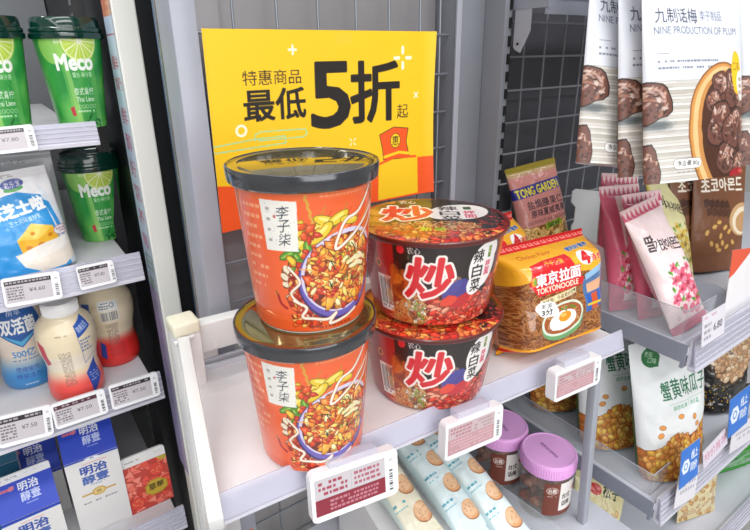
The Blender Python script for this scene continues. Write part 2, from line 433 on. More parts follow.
def pose(p):
    """x y z yaw lean roll in degrees -> loc, euler (matches Rz Rx(-lean) Ry)"""
    R = Matrix.Rotation(rd(p[3]), 3, 'Z') @ Matrix.Rotation(-rd(p[4]), 3, 'X') @ Matrix.Rotation(rd(p[5]), 3, 'Y')
    return p[:3], R.to_euler()

# ================================================================== THE PLACE
def S(o): o['kind'] = 'structure'; return o
S(box('floor', -3, 4, -3, 3, -.05, 0, MAT['floor']))
S(box('ceiling', -3, 4, -3, 3, 3.0, 3.05, MAT['ceil']))
S(box('wall_back', -3, 4, 1.62, 1.7, 0, 3.0, MAT['wall']))
S(box('wall_left', -3.08, -3, -3, 1.7, 0, 3.0, MAT['wall']))
S(box('wall_right', 4, 4.08, -3, 1.7, 0, 3.0, MAT['wall']))
S(box('wall_front', -3, 4, -3.08, -3, 0, 3.0, MAT['wall']))

# ---- refrigerated cabinet on the left
CY = .69
t = thing('display_cooler', 'white open-fronted display cooler at the left holding drinks and milk', 'cooler', (-.4, CY, 0))
def cl(name, *a, **k):
    o = box(name, *a, **k); o.parent = t; o.location = (.4, -CY, 0); return o
bm = bmesh.new(); bx(bm, .137, .163, CY, CY + .03, 0, 2.1, .002)
fr = obj('front_frame', bm, MAT['cooler_white'], t); fr.location = (.4, -CY, 0)
cl('side_panel', .139, .150, CY + .03, 1.35, 0, 2.1, mat=MAT['black'])
cl('gasket_strip', .163, .181, CY + .006, CY + .05, 0, 2.1, mat=MAT['black'])
cl('corner_moulding', .181, .1885, CY + .004, CY + .05, 0, 2.1, mat=MAT['steel_blue'], bev=.003)
cl('back_lining', -.7, .137, 1.28, 1.33, .3, 2.1, mat=MAT['cooler_back'])
cl('base_plinth', -.7, .137, CY + .02, 1.33, 0, .45, mat=MAT['cooler_white'])
cl('canopy', -.7, .137, CY + .02, 1.33, 2.0, 2.1, mat=MAT['cooler_white'])
# slotted black standard inside the cooler
bm = bmesh.new(); bx(bm, .115, .128, .80, .83, .45, 2.0)
so = obj('slotted_standard', bm, MAT['black'], t); so.location = (.4, -CY, 0)
bm = bmesh.new()
for i in range(60): bx(bm, .1145, .1155, .808, .822, .70 + i * .022, .712 + i * .022)
sl = obj('slots', bm, MAT['cooler_back'], so)
# printed sticker strip on the inner face of the frame
cv = Cv(14, 760, 1.2, '#c9dcf2'); cv.rect(0, 0, 14, 150, '#d8876a')
for i in range(0, 150, 9): cv.rect(RNG.uniform(0, 8), i, 7, 5, ['#e8a070', '#b95a3c', '#8a5aa0'][i % 3])
cv.rect(0, 168, 14, 1, '#b03a55')
for i, yy in enumerate((190, 212)): cv.text('鲜奶'[i], 2, yy, 12, yy + 15, '#c43a48', .02)
for i in range(14): cv.text('鲜醇好营养每日新鲜牛奶低温乳品'[i], 3, 245 + i * 30, 12, 265 + i * 30, '#c43a60' if i < 6 else '#6a9a60', .01)
cv.rect(0, 470, 14, 290, '#9a86b8', .75); cv.rect(9, 0, 5, 760, '#eef2fa', .35)
img = cv.out()
ss = grids('printed_strip', [flat_grid(img, (.1365, CY + .048, 1.50), (0, -.046, 0), (0, 0, -.80))], MV_card, t, smooth=False); ss.location = (.4, -CY, 0)

def rail_strip(name, p, x0, x1, zt, zb, y, tilt=.006):
    """clear price rail: a milky spine with a clear front lip"""
    bm = bmesh.new(); prism(bm, [(y - tilt - .0016, zb), (y - .0016, zt), (y, zt), (y - tilt, zb)], x0, x1, 'x')
    o = obj(name, bm, MAT['rail'], p)
    bm = bmesh.new(); bx(bm, x0, x1, y + .001, y + .004, zb + .004, zt - .002); bx(bm, x0, x1, y - .003 - tilt, y + .002, zb - .002, zb + .003, .0008)
    for k in range(1, 5):
        zz = zb + (zt - zb) * k / 5; bx(bm, x0, x1, y - .0025 - tilt * (1 - k / 5), y - .001 - tilt * (1 - k / 5), zz, zz + .0012)
    obj('rail_spine', bm, MAT['rail_solid'], o); return o
cool_shelves = [(1.231, 1.207, .1), (1.068, 1.034, .122), (.893, .856, .121), (.655, .62, .121)]
lab = ['white upper cooler shelf carrying the two green lime tea cups', 'white middle cooler shelf under the cheese pouch and green cup',
       'white lower cooler shelf under the yoghurt drink bottles', 'white bottom cooler shelf under the blue and strawberry milk cartons']
for (zt, zb, xr), L in zip(cool_shelves, lab):
    s = thing('cooler_shelf', L, 'shelf', (-.3, CY, zt - .012), group='shelves of the cooler')
    a = box('shelf_pan', -.35, .3 + xr - .010, .004, .5, -.012, 0, MAT['cooler_pan'], s, .002)
    r = rail_strip('price_rail', s, -.35, .3 + xr, .012, -(zt - zb) + .012, 0)
# shelf supports under the lower shelf (small clips seen at its corner)
COOLZ = [1.219, 1.056, .881, .643]

# ---- steel strip between cooler and gondola
tag(box('corner_guard', .160, .1760, .600, .606, 0, 2.1, MAT['mirror']), 'brushed steel corner strip between the white cooler and the grey shelf upright', 'strip')

# ---- gondola, bay with the poster
GY = .575
tag(box('back_sheet', .186, .526, GY + .022, GY + .032, 0, 2.0, MAT['panel_pale']), 'pale grey glossy back sheet behind the yellow poster', 'back panel')
tag(box('back_sheet', .593, 1.7, GY + .045, GY + .055, 0, 2.0, MAT['grey_dark']), 'dark grey back sheet behind the wire grid at the right', 'back panel')
def wire_grid(label, x0, x1, z0, z1, y, xs, zs, mat, r=.0016):
    bm = bmesh.new()
    for x in xs: rod(bm, (x, y, z0), (x, y, z1), r, 8)
    for z in zs: rod(bm, (x0, y - r * 2, z), (x1, y - r * 2, z), r, 8)
    return tag(obj('wire_grid', bm, mat, None, True), label, 'wire grid')
xs0 = [float(aty(px, 20, GY)[0]) for px in (233, 277, 318, 356, 389, 420, 440)]
zs0 = [float(aty(440, py, GY)[2]) for py in (34.8,)]
zs0 = [zs0[0] - .0497 * k for k in range(0, 24)]
wire_grid('pale steel wire grid that the yellow poster is clipped to', .19, .535, .02, 2.0, GY, xs0, zs0, MAT['wire'])
xb = [.66 + .05 * k for k in range(20)]; z0 = float(aty(550, 56, GY + .02)[2])
wire_grid('dark wire grid behind the hanging snack bags', .645, 1.65, .02, 2.0, GY + .02, xb, [z0 + .05 * k for k in range(-24, 3)], MAT['wire_dark'])
def upright(label, x0, x1, y0, y1, mat, slots=None, lip=None):
    t = thing('shelf_upright', label, 'upright', ((x0 + x1) / 2, y0, 0)); cx = (x0 + x1) / 2
    bm = bmesh.new(); bx(bm, x0 - cx, x1 - cx, 0, y1 - y0, 0, 2.05, .0015); obj('post', bm, mat, t, True)
    if lip:
        bm = bmesh.new(); bx(bm, lip[0] - cx, lip[1] - cx, -.0015, .002, 0, 2.05, .0005); obj('post_flange', bm, MAT['light_grey'], t)
    if slots is not None:
        bm = bmesh.new()
        for k in range(60): bx(bm, slots[0] - cx, slots[1] - cx, -.0022, .001, .72 + k * .0225, .733 + k * .0225)
        obj('slots', bm, MAT['slot'], t)
    return t
upright('light grey shelf upright at the left edge of the yellow poster', .160, .1845, .553, .60, MAT['light_grey'])
upright('grey ribbed shelf upright just right of the yellow poster', .527, .578, .555, .61, MAT['grey_paint'], lip=(.5255, .534))
upright('tall grey slotted upright between the poster bay and the snack bay', .5786, .5925, .520, .61, MAT['grey_paint'], slots=(.5865, .5905))

# ---- free-standing white wire-shop rack in front
Z0 = .97
A_, B_, C_, D_ = (.128, .531), (.578, .497), (.574, .3035), (.080, .3425)      # shelf corners, back-left round to front-left
sh = thing('rack_shelf', 'white metal rack shelf holding the noodle cups, bowls and noodle bag', 'shelf', (0, 0, Z0))
bm = bmesh.new(); prism(bm, [D_, C_, B_, A_], -.018, 0, 'z', .0015); obj('shelf_pan', bm, MAT['shelf_white'], sh, True)
bm = bmesh.new(); bar(bm, (*A_, .002), (*B_, .002), .005, .007); bar(bm, (A_[0], A_[1] + .009, .004), (B_[0], B_[1] + .009, .004), .004, .009)
obj('back_lip', bm, MAT['grey_tray'], sh, True)
# clear lilac price rail along the front edge
def along(bm, a, b, sec):
    """extrude a section (out, up) along a->b"""
    a, b = Vector(a), Vector(b); d = (b - a).normalized(); nrm = Vector((d.y, -d.x, 0))
    ra = [bm.verts.new(a + nrm * o + Vector((0, 0, u))) for o, u in sec]; rb = [bm.verts.new(b + nrm * o + Vector((0, 0, u))) for o, u in sec]
    n = len(sec); bm.faces.new(ra); bm.faces.new(rb[::-1])
    for i in range(n): bm.faces.new((ra[i], ra[(i + 1) % n], rb[(i + 1) % n], rb[i]))
fa, fb = (D_[0], D_[1], 0), (C_[0] + .006, C_[1], 0)
bm = bmesh.new(); along(bm, fa, fb, [(.001, .007), (.003, .008), (.0095, -.0135), (.0075, -.014)])
rl = obj('price_rail', bm, MAT['rail'], sh)
bm = bmesh.new(); along(bm, fa, fb, [(.0008, -.017), (.0008, .001), (.0024, .001), (.0024, -.017)]); along(bm, fa, fb, [(.001, -.0148), (.001, -.0175), (.0102, -.0175), (.0102, -.0148)])
obj('rail_spine', bm, MAT['rail_solid'], rl)

fr = thing('rack_stand', 'off-white rack frame with cream-capped back post, rear bar, side arm and front legs', 'rack frame', (.12, .53, 0))
def fp(name, fn, mat, par=None, smooth=True):
    bm = bmesh.new(); fn(bm); o = obj(name, bm, mat, par or fr, smooth); 
    if par is None: o.location = (-.12, -.53, 0)
    return o
px0, px1, py0 = .1085, .1340, .505
lg1 = aty(594, 388, .31); lg0 = aty(584, 499, .31); lg0 = lg1 + (lg0 - lg1) * (lg1[2] / (lg1[2] - lg0[2])); lg1 = lg1 + (lg1 - lg0) * .03
po = fp('post', lambda bm: bx(bm, px0, px1, py0, py0 + .028, 0, 1.033, .002), MAT['rack_white'])
fp('post_cap', lambda bm: bx(bm, px0 - .0012, px1 + .0012, py0 - .0012, py0 + .029, 1.031, 1.046, .0035, 3), MAT['cap_cream'], po)
br = fp('rear_bar', lambda bm: bar(bm, (px1 + .0015, .530, 1.014), (.58, .494, 1.014), .018, .034, .002), MAT['rack_white'])
for x in (.151, .52): fp('bolt', lambda bm: rod(bm, (x, .5175 - (x - .15) * .08, 1.005), (x, .5205 - (x - .15) * .08, 1.005), .0035, 12), MAT['rack_white'], br)
fp('rear_leg', lambda bm: bx(bm, .139, .160, .540, .553, 0, 1.0, .002), MAT['rack_white'])
fp('front_leg', lambda bm: bar(bm, lg0, lg1, .012, .012, .002), MAT['light_grey'])
a0 = aty(184, 342, .503); a1 = atz(212, 500, .978); a1 = a0 + (a1 - a0) * 1.12
fp('side_arm', lambda bm: bar(bm, a0, a1, .0115, .016, .0015), MAT['rack_white'])
def hooks(bm):
    rod(bm, a0 + np.array([-.0095, .000, .001]), a0 + np.array([.011, .000, .004]), .0022, 10)
fp('arm_pin', hooks, MAT['rack_white'])
fp('leg_hole', lambda bm: rod(bm, (px1 - .006, py0 - .0008, .905), (px1 - .006, py0 + .001, .905), .0028, 12), MAT['grey_tray'])
Z1 = .665
l2 = thing('rack_shelf', 'lower rack shelf with biscuit packs and pink-lidded jars on it', 'shelf', (0, 0, Z1))
bm = bmesh.new(); prism(bm, [(.05, .24), (.62, .24), (.62, .53), (.128, .531)], -.018, 0, 'z', .0015); obj('shelf_pan', bm, MAT['grey_tray'], l2, True)

# ---- price tags
def price_tag(label, loc, rot, w, h, th, colr, group, seed, qty=None, clip=True, red=True, price=None):
    t = thing('price_tag', label, 'price tag', loc, rot, group)
    bm = bmesh.new(); prism(bm, rrect(-w / 2, w / 2, 0, h, min(.004, h * .1)), 0, th, 'y', .0008); obj('housing', bm, MAT['tag_white'], t, True)
    ppm = 2.4; W, H = w * 1000 * .80, h * 1000 * .76
    cv = Cv(W, H, ppm, '#c9c3c9')
    dk = '#4a1f2c' if red == 'dark' else ('#8c2438' if red else '#2b2328')
    if red == 'pale':
        cv.a[:] = hx('#c9b4b8'); cv.rect(0, H * .45, W, H * .55, '#c08e96', .8)
        cv.grey(W * .05, H * .06, W * .5, H * .44, 3, '#a85a6a', .7); cv.grey(W * .55, H * .06, W * .95, H * .44, 3, '#a07a84', .6); cv.grey(W * .06, H * .5, W * .95, H * .95, 4, '#e0bcc2', .7)
    elif red is True:
        cv.rect(0, H * .55, W, H * .45, dk)
        cv.grey(W * .05, H * .08, W * .45, H * .5, 3, '#a03248', .9); cv.rect(W * .5, 0, .3, H * .5, '#999999'); cv.grey(W * .55, H * .08, W * .95, H * .5, 3, '#a03248', .7)
        cv.grey(W * .2, H * .62, W * .9, H * .95, 3, '#d8a8b4', .7)
    else:
        cv.rect(0, 0, W, H * .2, dk); cv.grey(W * .03, H * .03, W * .95, H * .18, 1, '#c9c3c9', .8)
        cv.grey(W * .04, H * .28, W * .38, H * .9, 5, '#5a5058', .8)
        if price: cv.text('¥' + price, W * .50, H * .42, W * .84, H * .60, '#54484f', .0)
    g = flat_grid(cv.out(), (-w * .46, -.0003, h * .89), (w * .80, 0, 0), (0, 0, -h * .76)); grids('screen', [g], MV_screen, t, smooth=False)
    c2 = Cv(5, H, 2.4, '#f0f0f4'); c2.bars(1, H * .4, 4, H * .98, vert=False); c2.ell(2.5, 4, 1.1, 1.1, '#777777', ring=.4)
    grids('barcode', [flat_grid(c2.out(), (w * .38, -.0003, h * .89), (.005, 0, 0), (0, 0, -h * .76))], MV_card, t, smooth=False)
    if clip: box('clip', -w * .28, w * .28, th * .2, th + .004, h * .80, h + .006, MAT['rail'], t, .0012)
    return t
def pt(label, p, w, h, th, **k):
    loc, rot = pose(p); return price_tag(label, loc, rot, w, h, th, None, **k)
G1 = 'price tags clipped to the noodle shelf'
pt('white price tag under the orange noodle buckets, lowest and largest in view', (.189, .299, .934, -7.5, 8.4, 2.3), .081, .044, .010, group=G1, seed=1)
pt('white price tag under the two red noodle bowls', (.319, .290, .936, -4, 4, 3), .072, .039, .011, group=G1, seed=2, red='pale')
pt('white price tag at the right end of the rail below the bagged noodles', (.461, .276, .950, -4.4, 4, 1), .073, .035, .0125, group=G1, seed=3, red='pale')
G2 = 'price tags on the cooler rails'
def ctag(label, tl, tr, bl, y, **k):
    a, b, c = aty(*tl, y), aty(*tr, y), aty(*bl, y); w = float(np.linalg.norm(b - a)); h = float(np.linalg.norm(a - c))
    rz = math.atan2(b[1] - a[1], b[0] - a[0]); m = (a + b) / 2; roll = -math.atan2(b[2] - a[2], b[0] - a[0])
    return price_tag(label, (float(m[0]), y, float(m[2] - h)), (rd(-6), roll, 0), w, h, .004, None, group=G2, seed=9, clip=False, red=k.pop('red', False), **k)
TY = CY - .0165
ctag('white price tag on the top cooler rail showing 7.80', (-30, 130), (33, 124), (-30, 157), TY, price='7.80')
ctag('white price tag on the middle cooler rail showing 4.60', (-2, 281), (57, 272), (1, 309), TY, price='4.60')
ctag('white price tag on the middle rail below the lime tea cup', (76, 268), (113, 260), (79, 291), TY, price='7.80')
ctag('white price tag at the left of the lower cooler rail', (-10, 421), (47, 407), (-6, 451), TY, price='7.50')
ctag('white price tag at the middle of the lower cooler rail', (50, 407), (104, 390), (54, 431), TY, price='7.50', red='dark')
ctag('white price tag at the right end of the lower cooler rail', (108, 388), (157, 373), (112, 411), TY, price='7.50')

# ---- yellow poster clipped to the grid
def pc(px, py):
    q = aty(px, py, .555); return (float(q[0] - .189) / .302 * 297, float(1.324 - q[2]) / .209 * 210)
cv = Cv(297, 210, 1.45, '#f7c81c')
def ptx(s, x0, y0, x1, y1, c='#1f1a17', bold=0, **k):
    a, b = pc(x0, (y0 + y1) / 2), pc(x1, (y0 + y1) / 2); xm = (x0 + x1) / 2; t_, b_ = pc(xm, y0), pc(xm, y1); cv.text(s, a[0], t_[1], b[0], b_[1], c, bold, **k)
P_ = [pc(*q) for q in ((218, 186), (240, 186), (300, 178), (380, 163), (416, 157), (440, 154), (440, 200), (300, 240), (200, 240))]
P_[0] = (-2, P_[0][1]); cv.poly([(-2, P_[0][1])] + P_[1:5] + [(299, P_[5][1]), (299, 212), (-2, 212)], '#f2591f')
ptx('特惠商品', 244, 70, 303, 85, bold=.0)
ptx('最低', 246, 89, 308, 120, bold=.026)
ptx('5', 314, 63, 351, 127, bold=.022)
ptx('折', 353, 62, 400, 121, bold=.025)
ptx('起', 398, 104, 409, 118, bold=.01)
W_ = '#fff8e0'
for (x, y, d) in ((294, 50, 3.6),):
    a = pc(x, y); cv.line([(a[0] - d * 1.2, a[1]), (a[0] + d * 1.2, a[1])], 2.4, W_); cv.line([(a[0], a[1] - d * 1.2), (a[0], a[1] + d * 1.2)], 2.4, W_)
a = pc(404, 58)
for dx, dy in ((1, 0), (-1, 0), (0, 1), (0, -1)): cv.line([(a[0] + dx * 6, a[1] + dy * 6), (a[0] + dx * 12, a[1] + dy * 12)], 4.2, W_)
a = pc(417, 95)
for k in (1, -1): cv.line([(a[0] - 3, a[1] - 3 * k), (a[0] + 3, a[1] + 3 * k)], 1.6, W_)
a = pc(244, 131); cv.ell(a[0], a[1], 6.6, 6.6, W_, ring=2.6)
a = pc(355, 142)
for dx, dy in ((1, 1), (1, -1), (-1, 1), (-1, -1)): cv.line([(a[0] + dx * 1.6, a[1] + dy * 1.6), (a[0] + dx * 4, a[1] + dy * 4)], 1.2, W_)
def pl(pts, w, c): cv.line([pc(*q) for q in pts], w, c)
cy = '#a8dba0'
pl([(213, 148), (255, 140), (288, 136), (289, 143), (250, 149), (213, 154)], 1.5, cy); pl([(258, 141), (258, 135), (264, 132), (308, 129), (310, 134), (306, 137), (262, 141)], 1.5, cy)
# plain orange badge with the sale character, over a plain yellow block
Hh = [pc(*q) for q in ((381, 135), (395, 127), (409, 128), (407, 141), (410, 157), (385, 160), (384, 150))]
cv.poly([pc(*q) for q in ((380, 160), (418, 154), (418, 192), (380, 200))], '#f7c81c'); cv.poly(Hh, '#f2591f'); cv.line(Hh + Hh[:1], .9, '#1f1a17')
a = pc(396.5, 140.5); cv.ell(a[0], a[1], 8, 9.5, '#ffd21f'); cv.ell(a[0], a[1], 8, 9.5, '#1f1a17', ring=.7); cv.text('惠', a[0] - 5, a[1] - 6, a[0] + 5, a[1] + 6, '#1f1a17', .02)
pl([(386, 157), (400, 152), (409, 153)], 3.5, '#ffd21f'); pl([(379, 165), (396, 157), (416, 156)], 3.2, '#f2591f')
cv.rect(150, 3, 22, 12, '#f0c860', .25)
def pf(U, V):
    y = -.0015 - .004 * np.clip((U - .93) / .07, 0, 1) ** 2 + .0025 * np.sin(U * 5) * V - .003 * V * np.clip(1 - U * 6, 0, 1)
    x = -.0035 * np.sin(PI * V) * np.clip((U - .9) / .1, 0, 1) - .004 * V * (1 - U)
    return np.stack([x, y, 0 * U], -1)
img = cv.out(); F_ = flat_grid(img, (0, 0, 0), (.302, 0, 0), (0, 0, -.209), pf)
bk = F_[0][::6, ::6][:, ::-1].copy(); bk[..., 1] += .0006
ps = grids('sale_poster', [F_, (bk, np.broadcast_to(hx('#f4f0e4'), bk.shape))], MV_poster)
ps.location = (.189, .5665, 1.324)
tag(ps, 'yellow sale poster with large black lettering and an orange lower band', 'poster')
ps.location.y = .560; ps.location.x *= 1.003

# ================================================================== NOODLE CUPS, BOWLS AND BAG
def bucket_art():
    w, h = 190, 118; cv = Cv(w, h, 2.3, '#f4642e'); cv.rect(0, 0, w, 9, '#f26a34'); cv.rect(0, 106, w, 12, '#ee5a24')
    cv.rect(0, 0, 34, h, '#f26430')
    for i in range(9): cv.grey(36, 12 + i * 8, 58 - (i % 3) * 4, 17 + i * 8, 1, '#ffd9b0', .55)
    cv.grey(100, 2, 150, 8, 2, '#ffc9a8', .4)
    # wheat ear and grasses
    for k in range(9): cv.ell(90 + k * .7, 6 + k * 3.2, 2.3, 1.0, '#d8a23a', 60 if k % 2 else 110)
    for k in range(16):
        x = 86 + k * 3.6; cv.curve([(x - 4, 62 - k * .5), (x + 6 + k * .6, 36), (x + 18 + k * .8, 14 + (k % 4) * 4)], .9, ['#b88a28', '#d9431c', '#e8b04a', '#8f3018'][k % 4])
    for k in range(8): cv.curve([(88, 66), (96 + k * 3, 46), (112 + k * 5, 38 + k)], 1.8, ['#c92f14', '#e04a20', '#a8200f'][k % 3])
    # bamboo shoots, leaves
    for (x, y, a, r) in ((86, 40, -50, 11), (94, 32, -25, 12), (104, 25, 20, 10), (90, 50, 10, 10), (114, 24, -25, 10), (100, 34, -40, 12), (124, 27, 10, 9), (84, 30, -70, 8)):
        cv.ell(x, y, r, r * .42, '#7a6a14', a); cv.ell(x, y, r * .93, r * .36, '#e9c62e', a); cv.ell(x, y - 1, r * .6, r * .14, '#f7e27a', a)
    for (x, y, a) in ((80, 50, 60), (86, 57, 20), (77, 58, 100), (84, 64, 140), (74, 50, 150), (90, 46, 80), (78, 44, 30)):
        cv.ell(x, y, 7.5, 3.2, '#2d5c16', a); cv.ell(x, y, 6.8, 2.6, '#5f9d2b', a); cv.ell(x, y, 6, .6, '#a8cc5a', a)
    # peanuts / sour bamboo, pale blobs down the left of the bowl
    for (x, y) in ((72, 62), (76, 68), (71, 74), (76, 80), (73, 86), (78, 92), (70, 68), (82, 97), (88, 102), (96, 106)):
        cv.ell(x, y, 4.4, 3.1, '#8a4a24', RNG.uniform(0, 180)); cv.ell(x, y, 3.7, 2.5, '#f1e2c8', RNG.uniform(0, 180))
    for k in range(34): cv.curve([(RNG.uniform(74, 92), RNG.uniform(66, 100)), (RNG.uniform(76, 96), RNG.uniform(66, 104)), (RNG.uniform(80, 104), RNG.uniform(74, 108))], 1.6, ['#c22c12', '#e0491c', '#8c1c0c'][k % 3])
    chunks(cv, 74, 62, 100, 110, 90, 2, 5, ['#e8441c', '#c22c10', '#f06a2c', '#a81e0c', '#f2b45a'], '#7a1808')
    chunks(cv, 76, 26, 104, 60, 26, 2.5, 5.5, ['#e8541c', '#f2c23a', '#c83414', '#f0a02c'], '#7a2a0a')
    # the bowl
    bx_, by_, a0 = 120, 68, -22
    cv.ell(bx_, by_ + 3.5, 40, 37, '#3a2c66', a0); cv.ell(bx_, by_ + 1.8, 39, 35.5, '#6a5ab4', a0); cv.ell(bx_, by_ - 1, 37.5, 33, '#d9d0ea', a0); cv.ell(bx_, by_, 35, 30.5, '#6b1c0c', a0)
    ins = lambda x, y: ((x - bx_) / 33) ** 2 + ((y - by_) / 28.5) ** 2 < 1
    chunks(cv, 84, 38, 156, 98, 420, 3.0, 7.5, ['#ea7a22', '#f2a834', '#d8401a', '#f0c848', '#c22c12', '#e8541c', '#f08a2c'], '#6a1c0a', ins)
    chunks(cv, 88, 42, 152, 94, 50, 3, 6.5, ['#f4e4a8', '#f2cf6a', '#f4b83c'], '#8a3a10', ins, .5)
    for k in range(60):
        x, y = RNG.uniform(90, 150), RNG.uniform(44, 94)
        if ins(x, y): cv.curve([(x, y), (x + RNG.uniform(-5, 5), y + RNG.uniform(-5, 5)), (x + RNG.uniform(-9, 9), y + RNG.uniform(-8, 8))], 1.0, ['#e0421a', '#a81c0c', '#f6b04a', '#c8300f'][k % 4])
    for k in range(30):
        x, y = RNG.uniform(108, 146), RNG.uniform(48, 78)
        if ins(x, y): cv.curve([(x, y), (x + RNG.uniform(-6, 6), y + RNG.uniform(-4, 4)), (x + RNG.uniform(-9, 9), y + RNG.uniform(-6, 6))], .9, ['#3f5c1a', '#27330f', '#6c8a2a', '#a3300f'][k % 4])
    for k in range(5): cv.ell(128 + k * 3, 60 + (k % 2) * 5, 7, 1.8, '#f3e7b6', -20 + k * 14)
    # white noodle swashes
    Wc = '#f6ecdc'
    for wd, cc in ((3.4, '#a84822'), (2.3, Wc)):
        cv.curve([(150, 6), (134, 22), (122, 26), (116, 34), (112, 48), (128, 40), (146, 28), (160, 20), (152, 34), (138, 44)], wd, cc)
        cv.curve([(160, 24), (157, 40), (161, 56), (156, 66)], wd * .6, cc)
        cv.curve([(76, 88), (86, 94), (82, 102), (92, 104), (104, 106), (112, 102), (106, 110), (122, 108), (134, 104)], wd, cc)
        cv.curve([(74, 60), (82, 72), (74, 82), (82, 92)], wd * .8, cc)
    cv.curve([(62, 84), (64, 91), (69, 95)], 2.4, '#b3121b'); cv.curve([(60.5, 81), (62, 84)], 1, '#3d6b1c')
    cv.grey(96, 111, 128, 115, 1, '#7a2410', .7)
    cv.rect(160, 0, 30, h, '#f26a34', .55)
    # white label with brush lettering
    cv.poly([(56, 8), (84, 9), (83, 47), (57.5, 47)], '#f3efe8')
    for i in range(36): cv.ell(RNG.uniform(58, 83), RNG.uniform(10, 46), .35, .35, '#9ab0c4')
    cv.text('李子柒', 68.5, 12, 78, 43, '#1f2a3a', .012, vert=True, shear=.25, rot=-6)
    for i in range(4): cv.grey(60.5, 13 + i * 8, 63.5, 17 + i * 8, 1, '#9a9490', .8)
    cv.line([(67, 20), (67, 20.8)], 1.6, '#c8301c')
    return cv.out()
IMG_B = bucket_art()
def bucket(label, loc, rotz, grp):
    t = thing('noodle_bucket', label, 'noodle cup', loc, (0, 0, rotz), grp)
    rb, rt, h = .0445, .0535, .1165
    def prof(v):
        z = h * (1 - v); r = rb + (rt - rb) * (1 - v) ** .9; r = np.where(v > .97, r - .0025 * ((v - .97) / .03) ** 2, r); return r, z
    grids('cup_body', wall_grids(IMG_B, prof, rd(104), '#ee5c28'), MV_wrap, t)
    bm = bmesh.new(); lathe(bm, [(0, .002), (rb - .004, .002), (rb - .003, 0), (rb - .0015, 0), (rb - .001, .002)], 64); obj('base_rim', bm, MAT['carton_white'], t, True)
    bm = bmesh.new(); lathe(bm, [(.0535, h - .002), (.0568, h - .0025), (.0583, h - .001), (.0588, h + .004), (.0590, h + .0095), (.0585, h + .0104), (.0574, h + .0106), (.0570, h + .0098)], 96); obj('lid_rim', bm, MAT['dark_lid'], t, True)
    bm = bmesh.new(); lathe(bm, [(.0571, h + .0098), (.0555, h + .0090), (.050, h + .0088), (.049, h + .0094), (.0, h + .0094)], 96); obj('lid_top', bm, MAT['gold_lid'], t, True)
    return t
GB = 'orange noodle buckets stacked in two layers'
bl = atz(312, 446, Z0); bl = bl + np.array([.0065, .009, 0])
bucket('lower orange noodle bucket standing on the white shelf under another', (bl[0], bl[1], Z0), rd(-27), GB)
bucket('upper orange noodle bucket stacked on top, its dark lid uncovered', (bl[0] + .009, bl[1] + .006, Z0 + .1264), rd(-22), GB)

